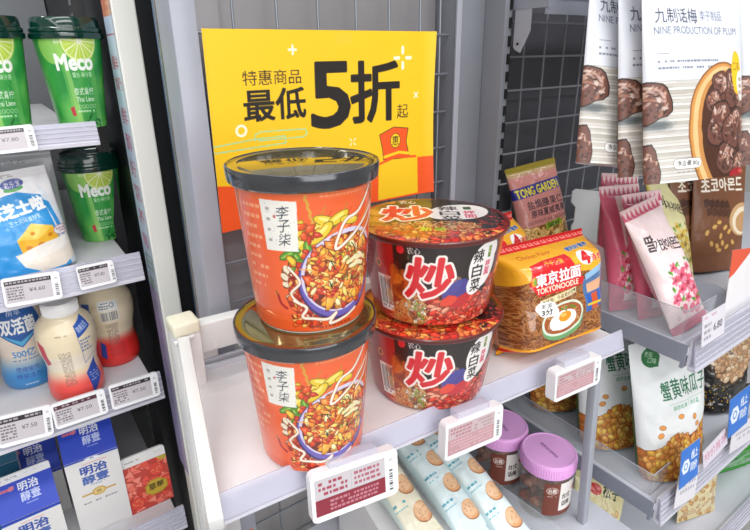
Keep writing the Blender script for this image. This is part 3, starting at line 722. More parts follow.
def bowl_art():
    w, h = 214, 78; cv = Cv(w, h, 2.2, '#1c1210')
    x0, x1 = 50, 68      # red band, then the dark picture panel
    cv.rect(0, 0, x1, h, '#b81f1c'); cv.rect(x0 - 26, 0, 26, h, '#8e1414')
    for i in range(6): cv.grey(20, 8 + i * 5, 40, 12 + i * 5, 1, '#e8a070', .5)
    cv.ell(50, 24, 3.5, 4, '#e6822c'); cv.ell(50, 24, 2, 2.4, '#5a1a10')
    cv.rect(47, 34, 17, 34, '#ece6e4'); cv.bars(49, 37, 62, 62); cv.grey(49, 63, 62, 66, 1, '#333333')
    cv.rect(x1, 0, 112, h, '#211312'); cv.rect(174, 0, 40, h, '#a81a1a')
    for k in range(40): cv.ell(70 + RNG.normal() * 5, 44 + RNG.normal() * 9, 4, 7, ['#c84a10', '#f0902a', '#e06a1a', '#6a1c0a'][k % 4], RNG.uniform(-30, 30), al=.45)
    # noodle heap and kimchi along the bottom
    ins = lambda x, y: y > 62 - 17 * math.exp(-((x - 92) / 22) ** 2) - 15 * math.exp(-((x - 140) / 24) ** 2)
    for i in range(260):
        x, y = RNG.uniform(66, 172), RNG.uniform(44, 78)
        if ins(x, y): cv.ell(x, y, 4, 3, ['#a8341a', '#8a2412', '#c0562a'][i % 3])
    squiggles(cv, 64, 46, 112, 78, 330, .8, ['#e8944a', '#f0b26a', '#d8702c', '#f3c88a'], 9, ins)
    pile(cv, 76, 50, 96, 70, 40, 1.2, 2.8, ['#d8c2ac', '#eadfce', '#8a5a48', '#b8b070'], '#6a3a2a', .6, ins)
    pile(cv, 84, 54, 108, 74, 26, 1.2, 2.4, ['#7ca03a', '#a4bb50', '#f0f0d0'], '#4a4a1a', .6, ins)
    chunks(cv, 100, 46, 174, 80, 460, 2.2, 6.4, ['#c8281a', '#e0402a', '#a81a14', '#e86a4a', '#d04a34', '#e8a080', '#b8201a'], '#5c0c0a', ins, .45, -20)
    chunks(cv, 156, 34, 178, 62, 50, 2, 5.5, ['#c83a22', '#e86a3a', '#a82a18'], '#5c0c0a')
    # round red and blue emblem
    cv.ell(126, 46, 15, 13, '#c32026'); cv.ell(119, 38, 11, 8, '#e8b8a0', -30, al=.5); cv.poly([(112, 50), (118, 46), (126, 49), (134, 46), (141, 42), (139, 38), (132, 32), (124, 33), (116, 38), (111, 44)], '#3a3f9a', .9); cv.ell(118, 52, 8, 4.5, '#e0432c', -20)
    # white petal with brush lettering
    cv.ell(150, 24, 15.5, 20, '#f6efee', 8); cv.ell(144, 38, 9, 12, '#f6efee', 30); cv.ell(157, 12, 10, 10, '#f6efee')
    cv.text('辣白菜', 138, 8, 149, 47, '#17120f', .018, vert=True)
    cv.text('拌面', 152.5, 20, 159, 34, '#d4325a', .03, vert=True); cv.rect(154, 8, 4, 10, '#5c7a1c'); cv.grey(154.6, 9, 157.6, 17, 3, '#d8e29a', .8)
    cv.text('炒', 80, 13, 120, 49, '#d8202c', .035, outline='#fdf3ee', ow=.05, shear=.12)
    cv.ell(75, 7, 3.4, 3.8, '#d8202c'); cv.text('农心', 81, 4, 92, 10, '#f4eeee', .02); cv.grey(70, 0, 84, 2.4, 1, '#eeeeee')
    cv.rect(68, 0, 106, 1.4, '#d8b8a0', .6)
    for k in range(26): cv.ell(RNG.uniform(176, 206), RNG.uniform(6, 70), 3, 4, ['#8c1010', '#c83020', '#e0805a'][k % 3], al=.6)
    return cv.out()
def bowl_lid_art():
    cv = Cv(150, 150, 2.0, '#241816'); cx = 75
    cv.ell(75, 75, 75, 75, '#7a1b16'); cv.ell(75, 75, 70, 70, '#241713')
    squiggles(cv, 2, 80, 120, 150, 520, 1.1, ['#e8944a', '#f0b26a', '#c8501c', '#f3c88a', '#d83a1c'], 12, lambda x, y: y > 100 - 14 * math.sin((x - 10) / 40))
    chunks(cv, 20, 104, 140, 150, 300, 2.5, 7, ['#c8281a', '#e4442a', '#f07a3a', '#f4a04a', '#b82018'], '#5c0e0c', lambda x, y: y > 112 - 8 * math.sin(x / 20))
    chunks(cv, 118, 50, 150, 110, 50, 2, 5, ['#8a1616', '#a82a24', '#701414'], '#4a0c0a')
    for k in range(60): cv.ell(20 + RNG.normal() * 10, 70 + RNG.normal() * 16, 6, 9, ['#c87a20', '#a85a1a', '#e09a3a', '#7a4418'][k % 4], al=.45)  # yellow-brown reflection at the lid's left, painted into the print colours
    cv.ell(104, 56, 30, 26, '#f3ece9', -12); cv.ell(88, 70, 16, 12, '#f3ece9')
    cv.text('辣白菜', 84, 34, 104, 86, '#201613', .018, vert=True)
    cv.text('拌面', 108, 52, 120, 78, '#d4325a', .03, vert=True); cv.rect(110, 38, 8, 10, '#3c5a1c')
    cv.text('炒', 26, 34, 76, 84, '#d8202c', .035, outline='#fdf0e8', ow=.05)
    cv.ell(34, 20, 6, 5, '#d8702c'); cv.text('农心', 44, 14, 62, 24, '#f0d8c8', .02)
    cv.text('新品', 60, 106, 84, 118, '#b8d82c', .03)
    return cv.out()
IMG_W, IMG_L = bowl_art(), bowl_lid_art()
def bowl(label, loc, rotz, grp):
    t = thing('noodle_bowl', label, 'noodle bowl', loc, (0, 0, rotz), grp)
    h = .086
    def prof(v):
        z = h * (1 - v); r = .0575 + (.0700 - .0575) * (1 - v) ** .85; r = np.where(v > .96, r - .0035 * ((v - .96) / .04) ** 2, r); return r, z
    grids('bowl_body', wall_grids(IMG_W, prof, rd(96), '#a81a1a'), MV_wrap, t)
    bm = bmesh.new(); lathe(bm, [(.0690, h - .004), (.0722, h - .003), (.0738, h - .0005), (.0738, h + .0012), (.0728, h + .0022)], 96); obj('rim', bm, pmc('bowl_rim_print', '#5c1a16'), t, True)
    zf = lambda r: h + .0022 + .0018 * sst((1 - r) * 8) - .0012 * sst((1 - r) * 3)
    grids('lid', [disc_grid(IMG_L, .0728, zf)], MV_wrap, t)
    bm = bmesh.new(); lathe(bm, [(0, .0015), (.052, .0015), (.0535, 0), (.0545, .0005)], 64); obj('base_rim', bm, MAT['carton_white'], t, True)
    return t
_pc = {}
def pmc(n, c, **k):
    if n not in _pc: _pc[n] = pm(n, c, **{**dict(rough=.35, coat=.5), **k})
    return _pc[n]
GW = 'red and black noodle bowls stacked in two layers'
b0 = atz(427, 385, Z0); b0 = b0 + np.array([.009, .009, 0])
bowl('lower red and black noodle bowl standing directly on the white shelf', (b0[0], b0[1], Z0), rd(-34), GW)
bowl('upper red and black noodle bowl sitting on top of another, lid uncovered', (b0[0] + .003, b0[1] + .003, Z0 + .0905), rd(-36), GW)

# bag of ramen cakes
def ramen_art():
    w, h = 137, 168; cv = Cv(w, h, 1.9, '#f9a81e')
    ins = lambda x, y: y > 62 + 12 * math.sin(x / 30) or (x < 16 and y > 50)
    cv.poly([(0, 66), (40, 72), (137, 70), (137, 150), (0, 158)], '#8a4a20')
    squiggles(cv, 0, 62, w, 156, 1500, .9, ['#b8743c', '#d09050', '#9a5828', '#c8844a', '#7a4018'], 11, ins)
    cv.rect(0, 0, w, 11, '#d81f26'); cv.rect(0, 11, w, 13, '#e32a2c')
    for k in range(14): cv.rect(4 + k * 9.6, 14, 7, 6.5, '#f4b8a8', .75); cv.rect(6 + k * 9.6, 15.5, 3, 3, '#d81f26')
    cv.poly([(0, 24), (w, 24), (w, 66), (118, 74), (30, 60), (0, 74)], '#f9b52c')
    cv.text('Chicken Flavor', 18, 31, 64, 37, '#c83a1c', .0, shear=.2)
    cv.poly([(20, 48), (40, 44), (76, 42), (82, 68), (92, 78), (92, 88), (24, 88), (14, 72)], '#e0232a')
    cv.text('予ギン風', 40, 46, 66, 54, '#f6d23a', .02); cv.ell(23, 68, 7, 7, '#e8a02a'); cv.ell(23, 68, 4, 5, '#7ab04a'); cv.ell(25, 66, 3, 2, '#d83a2a')
    cv.text('東京拉面', 22, 60, 88, 76, '#ffffff', .035, outline='#c81c22', ow=.05)
    cv.text('TOKYONOODLE', 22, 78, 84, 85, '#fff2d8', .03)
    cv.text('便利好营养', 84, 33, 120, 39, '#2a62b0', .03, outline='#cfe4f4', ow=.04, rot=-4)
    cv.ell(100, 53, 12, 10, '#ffffff'); cv.text('4', 93, 45, 105, 62, '#d8242a', .04, outline='#ffffff', ow=.04); cv.text('连包', 107, 52, 124, 60, '#d8242a', .03, outline='#fff0c0', ow=.05)
    # plain blue and red patches beside the lettering (picture panel)
    cv.poly([(92, 82), (128, 68), (130, 120), (96, 128)], '#4a7ab8', .9); cv.poly([(94, 76), (126, 64), (128, 72), (96, 84)], '#9ac4e8')
    cv.poly([(98, 90), (120, 84), (122, 98), (100, 102)], '#e8b08a'); cv.poly([(96, 104), (126, 98), (128, 122), (98, 128)], '#2f62b4'); cv.poly([(104, 104), (114, 102), (116, 124), (106, 126)], '#d8562a'); cv.rect(98, 116, 30, 3.5, '#f2d02a')
    cv.poly([(26, 94), (80, 88), (82, 96), (28, 102)], '#f3e3b4'); cv.text('好面：乐道更好吃', 34, 92, 76, 97.5, '#4a2a1a', .01, rot=-5); cv.ell(31, 97, 1.8, 1.8, '#33221a'); cv.ell(78, 92, 1.8, 1.8, '#33221a')
    # bowl with egg
    cv.ell(58, 128, 32, 23, '#6fa86a', -12); cv.ell(58, 124, 32, 21, '#dfeed8', -12); cv.ell(58, 124, 29, 18, '#a8582c', -12)
    squiggles(cv, 32, 108, 84, 140, 120, .8, ['#e0a060', '#c87a3a', '#eab87a'], 7, lambda x, y: ((x - 58) / 27) ** 2 + ((y - 124) / 16) ** 2 < 1)
    cv.ell(57, 126, 20, 12, '#ffffff', -12); cv.ell(48, 132, 9, 6, '#ffffff'); cv.ell(60, 122, 9, 6.5, '#f09a22', -12); cv.ell(58, 120, 4, 2.5, '#f8c860')
    for k in range(12): cv.ell(RNG.uniform(56, 76), RNG.uniform(108, 114), 2, 1, '#5c8a2a', 30)
    cv.ell(36, 107, 13, 10, '#ffffff'); cv.ell(28, 103, 8, 7, '#ffffff'); cv.ell(44, 112, 8, 6, '#ffffff'); cv.text('断面', 28, 99, 42, 105, '#222222', .02); cv.text('3分', 27, 106, 43, 114, '#222222', .03)
    cv.rect(0, 154, w, 14, '#f7a71e'); cv.rect(0, 158, w, 3, '#d81f26'); cv.grey(10, 162, 60, 166, 1, '#7a2a10')
    return cv.out()
def ramen_bag(label, loc, rot, grp=None):
    t = thing('ramen_bag', label, 'noodle bag', loc, rot, grp)
    bag(t, IMG_R, .150, .124, .084, 'brick', MV_shiny, '#d8842a', .012, .004, wr=.007, wcell=24, pw=9)
    return t
IMG_R = ramen_art()
loc, rot = pose((.494, .349, Z0 + .002, -6, 12, 0))
ramen_bag('orange and red ramen bag showing a fried egg bowl, beside the noodle bowls', loc, rot, 'bags of ramen cakes')
loc, rot = pose((.480, .450, Z0 + .002, 4, 4, 0))
ramen_bag('second ramen bag half hidden behind the front one', loc, rot, 'bags of ramen cakes')

# lilac-lidded jars and biscuit sleeves on the lower rack shelf
def jar(label, loc, rotz, grp):
    t = thing('plum_jar', label, 'jar', loc, (0, 0, rotz), grp); h = .098
    bm = bmesh.new(); lathe(bm, [(0, .001), (.034, 0), (.037, .004), (.0375, .07), (.036, .082), (.033, .088), (.033, .092), (.0315, .092), (.0315, .087), (.0345, .081), (.036, .07), (.0355, .005), (0, .003)], 64); obj('jar_body', bm, MAT['jar'], t, True)
    cv = Cv(60, 72, 2.2, '#f6f1ec'); cv.rect(0, 0, 22, 72, '#7a3a28'); cv.ell(11, 16, 8, 8, '#f0e4dc', ring=.8); cv.text('台趣', 5.5, 11, 16.5, 21, '#f0e4dc', .03); cv.grey(5, 27, 17, 30, 1, '#f0e4dc')
    cv.text('台式', 26, 24, 40, 36, '#2a1a16', .03); cv.text('话梅', 26, 40, 40, 52, '#2a1a16', .03); cv.ell(50, 20, 6, 7, '#e07a4a'); cv.rect(0, 62, 60, 10, '#7a3a28')
    g = wall_grids(cv.out(), lambda v: (np.full_like(v, .0378), .072 - .056 * v), rd(46), '#f6f1ec')[:1]; grids('paper_label', g, MV_card, t)
    bm = bmesh.new(); lathe(bm, [(.0345, .078), (.0385, .0785), (.0390, .081), (.0390, .096), (.0380, .0985), (.0360, .0995), (.0350, .0985), (.0, .0985)], 72)
    lid = obj('lid', bm, MAT['pink_lid'], t, True)
    bm = bmesh.new()
    for k in range(72):
        a = 2 * PI * k / 72; bar(bm, (.0390 * math.cos(a), .0390 * math.sin(a), .081), (.0390 * math.cos(a), .0390 * math.sin(a), .095), .0012, .0009, 0)
    obj('grip_ribs', bm, MAT['pink_lid'], lid)
    cv = Cv(34, 5, 3, '#e3a2e2'); cv.text('2020-07-20/A19', 0.5, .6, 33.5, 4.4, '#4a2f55', .0)
    grids('date_stamp', [flat_grid(cv.out(), (-.0025, .017, .0989), (0, -.034, 0), (.005, 0, 0))], MV_card, lid, smooth=False)
    r2 = random.Random(int(loc[0] * 1e4)); bm = bmesh.new()
    for k in range(90):
        a, rr = r2.uniform(0, 6.28), .0275 * math.sqrt(r2.random()); z = .010 + .066 * r2.random()
        q = bmesh.ops.create_icosphere(bm, subdivisions=2, radius=r2.uniform(.0075, .0105))['verts']
        for v_ in q: v_.co = Vector((v_.co.x * r2.uniform(.85, 1.15), v_.co.y * r2.uniform(.8, 1.2), v_.co.z * .75)) * (1 + .2 * math.sin(v_.co.x * 900 + k) * math.sin(v_.co.z * 1100)) + Vector((rr * math.cos(a), rr * math.sin(a), z))
    o = obj('dried_plums', bm, MAT['plum'], t, True); o['kind'] = 'stuff'
    return t
def jarpos(px, py):  # centre of the lid top
    q = atz(px, py, Z1 + .0985); return (q[0], q[1], Z1)
jar('front jar of dried plums with lilac-pink lid, nearest the grey leg', jarpos(549, 450), rd(-10), 'jars of dried plums with pink lids')
jar('rear jar of dried plums with lilac-pink lid, partly under the shelf tag', jarpos(502, 424), rd(-22), 'jars of dried plums with pink lids')
def biscuit(label, loc, rot, tint, grp):
    t = thing('biscuit_pack', label, 'biscuit pack', loc, rot, grp)
    cv = Cv(46, 190, 1.6, tint)
    for k in range(5):
        y = 12 + k * 36; x = 32 if k % 2 else 34
        cv.ell(x, y + 1, 13, 12, '#a8683a'); cv.ell(x, y, 12.4, 11.4, '#e2a878'); cv.ell(x - 1, y - 1, 10, 9, '#ecc096')
        for j in range(9): cv.ell(x + RNG.uniform(-8, 8), y + RNG.uniform(-7, 7), .8, .7, '#b8784a')
        cv.grey(3, y + 15, 20, y + 20, 1, '#3a9ab0', .9); cv.grey(3, y + 22, 20, y + 25, 1, '#6ab0c0', .8)
    cv.rect(0, 0, 3, 190, '#b8d4da', .6)
    bag(t, cv, .048, .19, .036, 'pillow', MV_sleeve, '#d8e6e8', .010, .010, wr=.0035, wcell=16, pw=4)
    return t
GBI = 'biscuit sleeves lying side by side under the noodle shelf'
for i, (px, lb, tc) in enumerate(((400, 'pale yellow biscuit sleeve at the left, mostly under the largest tag', '#f0ead2'), (447, 'pale blue biscuit sleeve lying in the middle of three', '#dcebee'), (490, 'pale blue biscuit sleeve nearest the pink-lidded jars', '#e0eef0'))):
    q = atz(px, 492 if i else 500, .775)
    t = biscuit(lb, (float(q[0]), float(q[1]) - .06, .7465 + (float(q[1]) - .06 - .32) * .404), (rd(-68), 0, rd(2)), tc, GBI)
bm = bmesh.new(); prism(bm, [(.288, 0), (.50, 0), (.50, .1290), (.288, .0433)], 0, .168, 'x', .001)
o = obj('display_tray', bm, MAT['carton_white']); o.location = (.284, 0, Z1 + .0005); tag(o, 'sloping white card tray the biscuit sleeves lie on, under the noodle shelf', 'tray')
bm = bmesh.new()
bx(bm, -.001, .001, 0, .2, 0, .1); o = obj('clear_divider', bm, MAT['clear'], None); o.location = (.456, .25, Z1); o.rotation_euler = (0, 0, rd(4)); tag(o, 'low clear divider between biscuit sleeves and pink-lidded jars', 'divider')
# orange pack glimpsed under the shelf at the left
t = thing('snack_bag', 'orange snack bag glimpsed between the rack post and side arm', 'snack bag', (.115, .41, .668), (rd(-8), 0, rd(10)))
cv = Cv(60, 130, 1.3, '#d8662a'); pile(cv, 0, 30, 60, 120, 90, 4, 8, ['#e88a4a', '#b8481c', '#f0b07a'], '#8a3412'); bag(t, cv, .06, .155, .03, 'pillow', MV_film, '#d8662a', .008, .008)

# ================================================================== RIGHT-HAND BAY: SHELVES AND SNACKS
ZB1, ZB2, ZB3 = .953, .703, .452
XL, YF = .645, .245
def bay_shelf(z, label, xl, y0=YF, y1=.575, x1=1.55, rail=True):
    t = thing('bay_shelf', label, 'shelf', (xl, y0, z), group=None)
    bm = bmesh.new(); bx(bm, 0, x1 - xl, .004, y1 - y0, -.012, 0, .0015); obj('shelf_pan', bm, MAT['grey_tray'], t, True)
    bm = bmesh.new(); bx(bm, -.001, .001, .004, y1 - y0, -.022, .003); bx(bm, 0, x1 - xl, .006, .010, -.030, -.010); obj('shelf_edge', bm, MAT['grey_edge'], t)
    if rail: rail_strip('price_rail', t, .004, x1 - xl, .012, -.030, 0, .006)
    return t
bay_shelf(ZB1, 'grey bay shelf carrying the pink almond bags and brown chocolate bags', XL)
bay_shelf(ZB2, 'grey bay shelf carrying the white sunflower seed bags', XL)
bay_shelf(ZB3, 'lowest grey bay shelf under the seed bags', XL)
ts = bay_shelf(1.372, 'dark upper bay shelf at the top edge above the wire grid', .5945, .46, .575, rail=False)
br = thing('shelf_bracket', 'light grey steel shelf bracket hooked into the slotted upright', 'bracket', (.5900, .517, 1.30))
bm = bmesh.new(); prism(bm, [(0, .075), (0, .004), (-.004, 0), (-.012, -.003), (-.026, .024), (-.026, .075)], .004, .0065, 'x', .0004)
q = obj('bracket_plate', bm, MAT['light_grey'], br, True)
bm = bmesh.new(); rod(bm, (.0030, -.008, .008), (.0042, -.008, .008), .0016, 12); obj('rivet', bm, MAT['slot'], br)
sp = thing('steel_hanger', 'short polished steel hanger strips under the dark upper shelf', 'hanger', (.640, .47, 1.350))
for i, dx in enumerate((0, .016, .044)): box('steel_strip', dx, dx + .006, 0, .001, -.004, .05, MAT['steel'], sp, .0003)
# peg hooks for the hanging bags
def hook(label, x, z, y1):
    t = thing('peg_hook', label, 'hook', (x, .575, z))
    bm = bmesh.new(); rod(bm, (0, 0, 0), (0, y1 - .575, 0), .0022, 10); rod(bm, (0, y1 - .575, 0), (0, y1 - .583, .014), .0022, 10); obj('hook_wire', bm, MAT['steel'], t, True)
    box('hook_plate', -.012, .012, -.002, .004, -.02, .012, MAT['steel'], t, .0005); return t

def plum_art():
    w, h = 150, 236; cv = Cv(w, h, 1.6, '#dde0e9')
    cv.text('九制话梅', 14, 50, 74, 66, '#232b48', .008); cv.text('李子制品', 78, 52, 112, 63, '#6a7390', .0)
    cv.text('NINE PRODUCTION OF PLUM', 12, 70, 134, 78, '#626b86', .004)
    cv.rect(13, 98, 14, .7, '#555d70'); cv.grey(13, 105, 98, 109, 1, '#555c72', .75); cv.grey(13, 112, 108, 116, 1, '#555c72', .75)
    for i in range(34):
        y = 127 + i * 3.3; c = ['#dcd8d3', '#cbc5bd', '#e5e2dd', '#bdb6ac', '#d0cbc4'][i % 5]; cv.rect(0, y, w, 3.4, c); cv.rect(0, y, w, .45, '#8d8a86', .7)
    for i in range(40): cv.rect(RNG.uniform(0, w), RNG.uniform(127, h), RNG.uniform(10, 40), .5, '#9a948c', .5)
    def blob(x, y, rx, ry, a, col, jag=.16, al=1, n=18):
        P = []; ph = RNG.uniform(0, 6.28, 3)
        for k in range(n):
            t = 2 * PI * k / n; q = 1 + jag * (math.sin(2 * t + ph[0]) * .5 + math.sin(3 * t + ph[1]) * .6 + math.sin(5 * t + ph[2]) * .4); u, v = rx * q * math.cos(t), ry * q * math.sin(t)
            P.append((x + u * math.cos(rd(a)) - v * math.sin(rd(a)), y + u * math.sin(rd(a)) + v * math.cos(rd(a))))
        cv.poly(P, col, al)
    def plum(x, y, r, ry, a=0, s=1):
        st = RNG.bit_generator.state; blob(x, y, r * 1.03, ry * 1.03, a, '#2a1a18'); RNG.bit_generator.state = st; blob(x, y, r * .96, ry * .96, a, '#6e4438')
        for k in range(int(46 * s)):
            b = RNG.uniform(0, 6.28); q = RNG.random() ** .5 * .78; up = -math.sin(b) * q
            cc = (['#cfaa96', '#a8705a', '#e4cfc4', '#b98c7a', '#c0a6a0'] if up > RNG.uniform(-.5, .5) else ['#3f2622', '#5a342c', '#2e1c1a', '#7a4c3e', '#8a6a60'])[k % 5]
            dx, dy = q * r * math.cos(b), q * ry * math.sin(b); c_, s_ = math.cos(rd(a)), math.sin(rd(a))
            blob(x + dx * c_ - dy * s_, y + dx * s_ + dy * c_, RNG.uniform(.08, .26) * r, RNG.uniform(.04, .10) * r, RNG.uniform(0, 180), cc, .3, .8, 9)
    for k in range(40): cv.ell(14 + RNG.normal() * 8, 174 + RNG.normal() * 3, 12, 3, '#4e585c', al=.08)
    plum(6, 150, 22, 23, 20, 1.2); plum(2, 218, 14, 22, -10)
    cv.ell(110, 188, 60, 80, '#8f5420', -8); cv.ell(110, 188, 58, 78, '#d0924a', -8); cv.ell(111, 188, 55, 75, '#eabf85', -8); cv.ell(113, 188, 50, 71, '#c88a4a', -8); cv.ell(115, 187, 46, 67, '#4a2614', -8)
    for (x, y, r, ry, a) in ((100, 134, 16, 15, 20), (120, 138, 15, 22, 10), (140, 152, 16, 20, 0), (88, 152, 11, 14, 0), (98, 176, 20, 26, 15), (122, 182, 17, 27, 20), (146, 186, 15, 24, 0), (112, 216, 20, 18, -10), (138, 224, 17, 17, 0)): plum(x, y, r, ry, a, 1.3)
    cv.ell(130, 120, 10, 24, '#f2b90e'); cv.ell(130, 120, 8.6, 22, '#f8c81c'); cv.text('口味', 124, 108, 136, 118, '#6a4a10', .02)
    cv.ell(138, 134, 8, 17, '#f4efe6', -8); cv.grey(133, 124, 143, 146, 3, '#8a6a58', .6)
    cv.ell(134, 234, 18, 7, '#a01820'); cv.ell(140, 231, 8, 2, '#e86a5a', al=.7)
    cv.poly(rrect(30, 68, 211, 222, 5), '#f4f3f2'); cv.line(rrect(30, 68, 211, 222, 5), .5, '#6a5c54'); cv.text('净含量:80g', 34, 213, 65, 220, '#3f3a3a', .01); cv.grey(34, 225, 66, 227, 1, '#4a3a30', .6)
    return cv.out()
IMG_P = plum_art()
def plum_bag(label, p, grp='dried plum bags hanging on a hook'):
    loc, rot = pose(p); t = thing('dried_plum_bag', label, 'snack bag', loc, rot, grp)
    bag(t, IMG_P, .152, .236, .030, 'pouch', MV_matte, '#d8d8dc', .014, 0, wr=.005, wcell=34, belly=.5, botw=1.0, topw=.97, teeth=False, rib=False)
    return t
plum_bag('white dried plum bag hanging in front of its row, its print fully in view', (.650, .283, 1.158, -14, 13, .5))
plum_bag('white dried plum bag hanging second in the row, most of it covered', (.648, .315, 1.160, -12, 12, 1.5))
plum_bag('white dried plum bag hanging rearmost, its lower corner swung to the left', (.617, .352, 1.166, -10, 12, 9))
plum_bag('white dried plum bag of the next row, cut by the right picture edge', (.832, .262, 1.160, -14, 13, 0), None)
hook('steel peg hook the three dried plum bags hang from', .690, 1.382, .30)
hook('steel peg hook at the far right for the next row of bags', .862, 1.382, .28)

def almond_art(base, pale, fl, ink, txt, tint, band=3):
    w, h = 70, 178; cv = Cv(w, h, 1.9, pale)
    cv.rect(0, 0, band, h, base)
    cv.rect(0, 0, w, 15, tint)
    for k in range(9): cv.poly([(k * 8 - 2, 16), (k * 8 + 2, 3), (k * 8 + 6, 16)], base)
    cv.rect(0, h - 14, w, 14, base)
    rows = [txt[:len(txt)]]
    x = 17
    for i, ch in enumerate(txt): cv.text(ch, 8 + i * 9.2, 48 + i * 2.2 - (6 if i == 0 else 0), 17 + i * 9.4 + (3 if i == 0 else 0), 63 + i * 2.2, ink, .03, rot=10)
    cv.grey(20, 66, 60, 70, 1, '#d89a7a', .4)
    def flower(x, y, r):
        for k in range(5):
            a = k * 72 + 20; cv.ell(x + r * .6 * math.cos(rd(a)), y + r * .6 * math.sin(rd(a)), r * .62, r * .4, fl[k % 2], a)
        cv.ell(x, y, r * .3, r * .3, fl[2])
        for k in range(6): cv.ell(x + r * .35 * math.cos(k), y + r * .35 * math.sin(k), r * .08, r * .08, '#7a1a3a')
    for (x, y, r) in ((28, 92, 6), (38, 106, 10), (20, 132, 7), (58, 142, 9), (24, 108, 6), (52, 98, 5), (46, 118, 10), (32, 122, 7), (56, 128, 8), (40, 136, 6), (60, 112, 5), (22, 128, 4)): flower(x, y, r)
    for (x, y, a) in ((20, 96, 40), (36, 90, -30), (56, 88, 20), (18, 118, 70), (62, 140, 10), (30, 134, -50), (50, 142, 30), (24, 146, 60)): cv.ell(x, y, 4.5, 1.9, '#5d9a3a', a); cv.ell(x + 2, y + 2, 3, 1.2, '#8abf5a', a + 60)
    cv.line([(16, 100), (34, 112), (50, 130), (60, 146)], .7, '#8a6a3a'); cv.line([(54, 84), (50, 100), (46, 118)], .7, '#8a6a3a')
    for (x, y) in ((30, 148), (44, 152), (54, 156)): cv.ell(x, y, 5, 6.5, fl[0], 20); cv.ell(x, y, 3.5, 5, fl[1], 20)
    cv.ell(16, 156, 2.6, 2.6, '#8a5a5a', ring=.8)
    return cv.out()
IMG_A = almond_art('#d9607e', '#f6dfe0', ['#e8607e', '#f08aa4', '#c22a4e'], '#2a1a24', '딸기맛아몬드', '#f6d6d8', 0)
IMG_A2 = almond_art('#d9607e', '#f6dfe0', ['#e8607e', '#f08aa4', '#c22a4e'], '#2a1a24', '', '#f6d6d8', 24)
IMG_Y = almond_art('#eadb7a', '#f3ecb4', ['#e8c84a', '#f4dd84', '#a8822a'], '#23201c', '바나나아몬드', '#f0e48a')
def almond_bag(label, p, img=None, grp='almond bags standing on the upper bay shelf', W=.068, back='#d9607e', H=.178):
    loc, rot = pose(p); t = thing('almond_bag', label, 'snack bag', loc, rot, grp)
    bag(t, IMG_A if img is None else img, W, H, .034, 'pillow', MV_film, back, .013, .012, wr=.003, wcell=18, pw=4); return t
zb = ZB1 + .003
almond_bag('pink flowered almond bag standing frontmost, its black lettering fully in view', (.694, .269, zb, -12, 27.5, -12.5), back='#efc2cc', W=.071)
almond_bag('pink almond bag directly behind the frontmost pink one', (.692, .312, zb, -24, 20, -4), IMG_A2, W=.060, H=.172)
almond_bag('pink almond bag third from the front, second from the left', (.681, .347, zb, -28, 20, -2), IMG_A2, W=.060, H=.176)
almond_bag('leftmost and rearmost pink almond bag, against the pale divider', (.689, .380, zb, -30, 17, 5), IMG_A2, W=.056, H=.184)
almond_bag('yellow almond bag leaning behind the pink ones', (.824, .345, zb, -1, 28.6, 9.7), IMG_Y, None, W=.074, back='#e6d470', H=.185)
def choc_art():
    w, h = 100, 168; cv = Cv(w, h, 1.7, '#7c4d31')
    for i in range(6):
        for j in range(5): cv.poly([(6 + j * 20 + i * 3, 92 + i * 14), (22 + j * 20 + i * 3, 88 + i * 14), (26 + j * 20 + i * 3, 99 + i * 14), (10 + j * 20 + i * 3, 103 + i * 14)], '#7c4f32', .6)
    cv.ell(50, 6, 3, 2.4, '#b8a8a0'); cv.rect(0, 13, w, .6, '#8a5c40')
    cv.text('CHOCO ALMOND', 34, 25, 92, 29, '#e8a832', .02)
    for i, ch in enumerate('초코아몬드'): cv.text(ch, 12 + i * 16, 36 + (i % 2), 26 + i * 16, 54 - (i % 2), '#f4ebdc', .03)
    for k in range(5): cv.poly([(14 + k * 9, 66 + k), (22 + k * 9, 63 + k), (26 + k * 9, 74 + k), (17 + k * 9, 77 + k)], '#4a2817'); 
    for k in range(5): cv.poly([(18 + k * 9, 78 + k), (26 + k * 9, 75 + k), (30 + k * 9, 86 + k), (21 + k * 9, 89 + k)], '#54301c')
    cv.ell(88, 96, 26, 24, '#d0a878'); cv.ell(90, 98, 22, 20, '#f0e2c8'); cv.ell(92, 100, 17, 15, '#c89a68')
    for (x, y) in ((34, 104), (42, 98), (54, 106), (62, 112), (46, 118), (30, 128), (40, 132), (50, 128), (58, 134), (22, 112), (70, 128), (44, 138)): cv.ell(x, y, 5, 3.4, '#8a5c24', RNG.uniform(0, 180)); cv.ell(x, y, 4.3, 2.7, '#dcae62', RNG.uniform(0, 180))
    return cv.out()
IMG_C = choc_art()
def choc(label, p):
    loc, rot = pose(p); t = thing('chocolate_almond_bag', label, 'snack bag', loc, rot, 'brown chocolate almond bags')
    bag(t, IMG_C, .113, .190, .022, 'pouch', MV_matte, '#5a3520', .010, 0, wr=.002, belly=.5, teeth=False, rib=False); return t
choc('brown chocolate almond bag standing in front, white lettering in view', (.930, .345, zb, -16, 12, 3))
choc('brown chocolate almond bag mostly hidden behind the front one', (.902, .368, zb, -16, 12, 3))
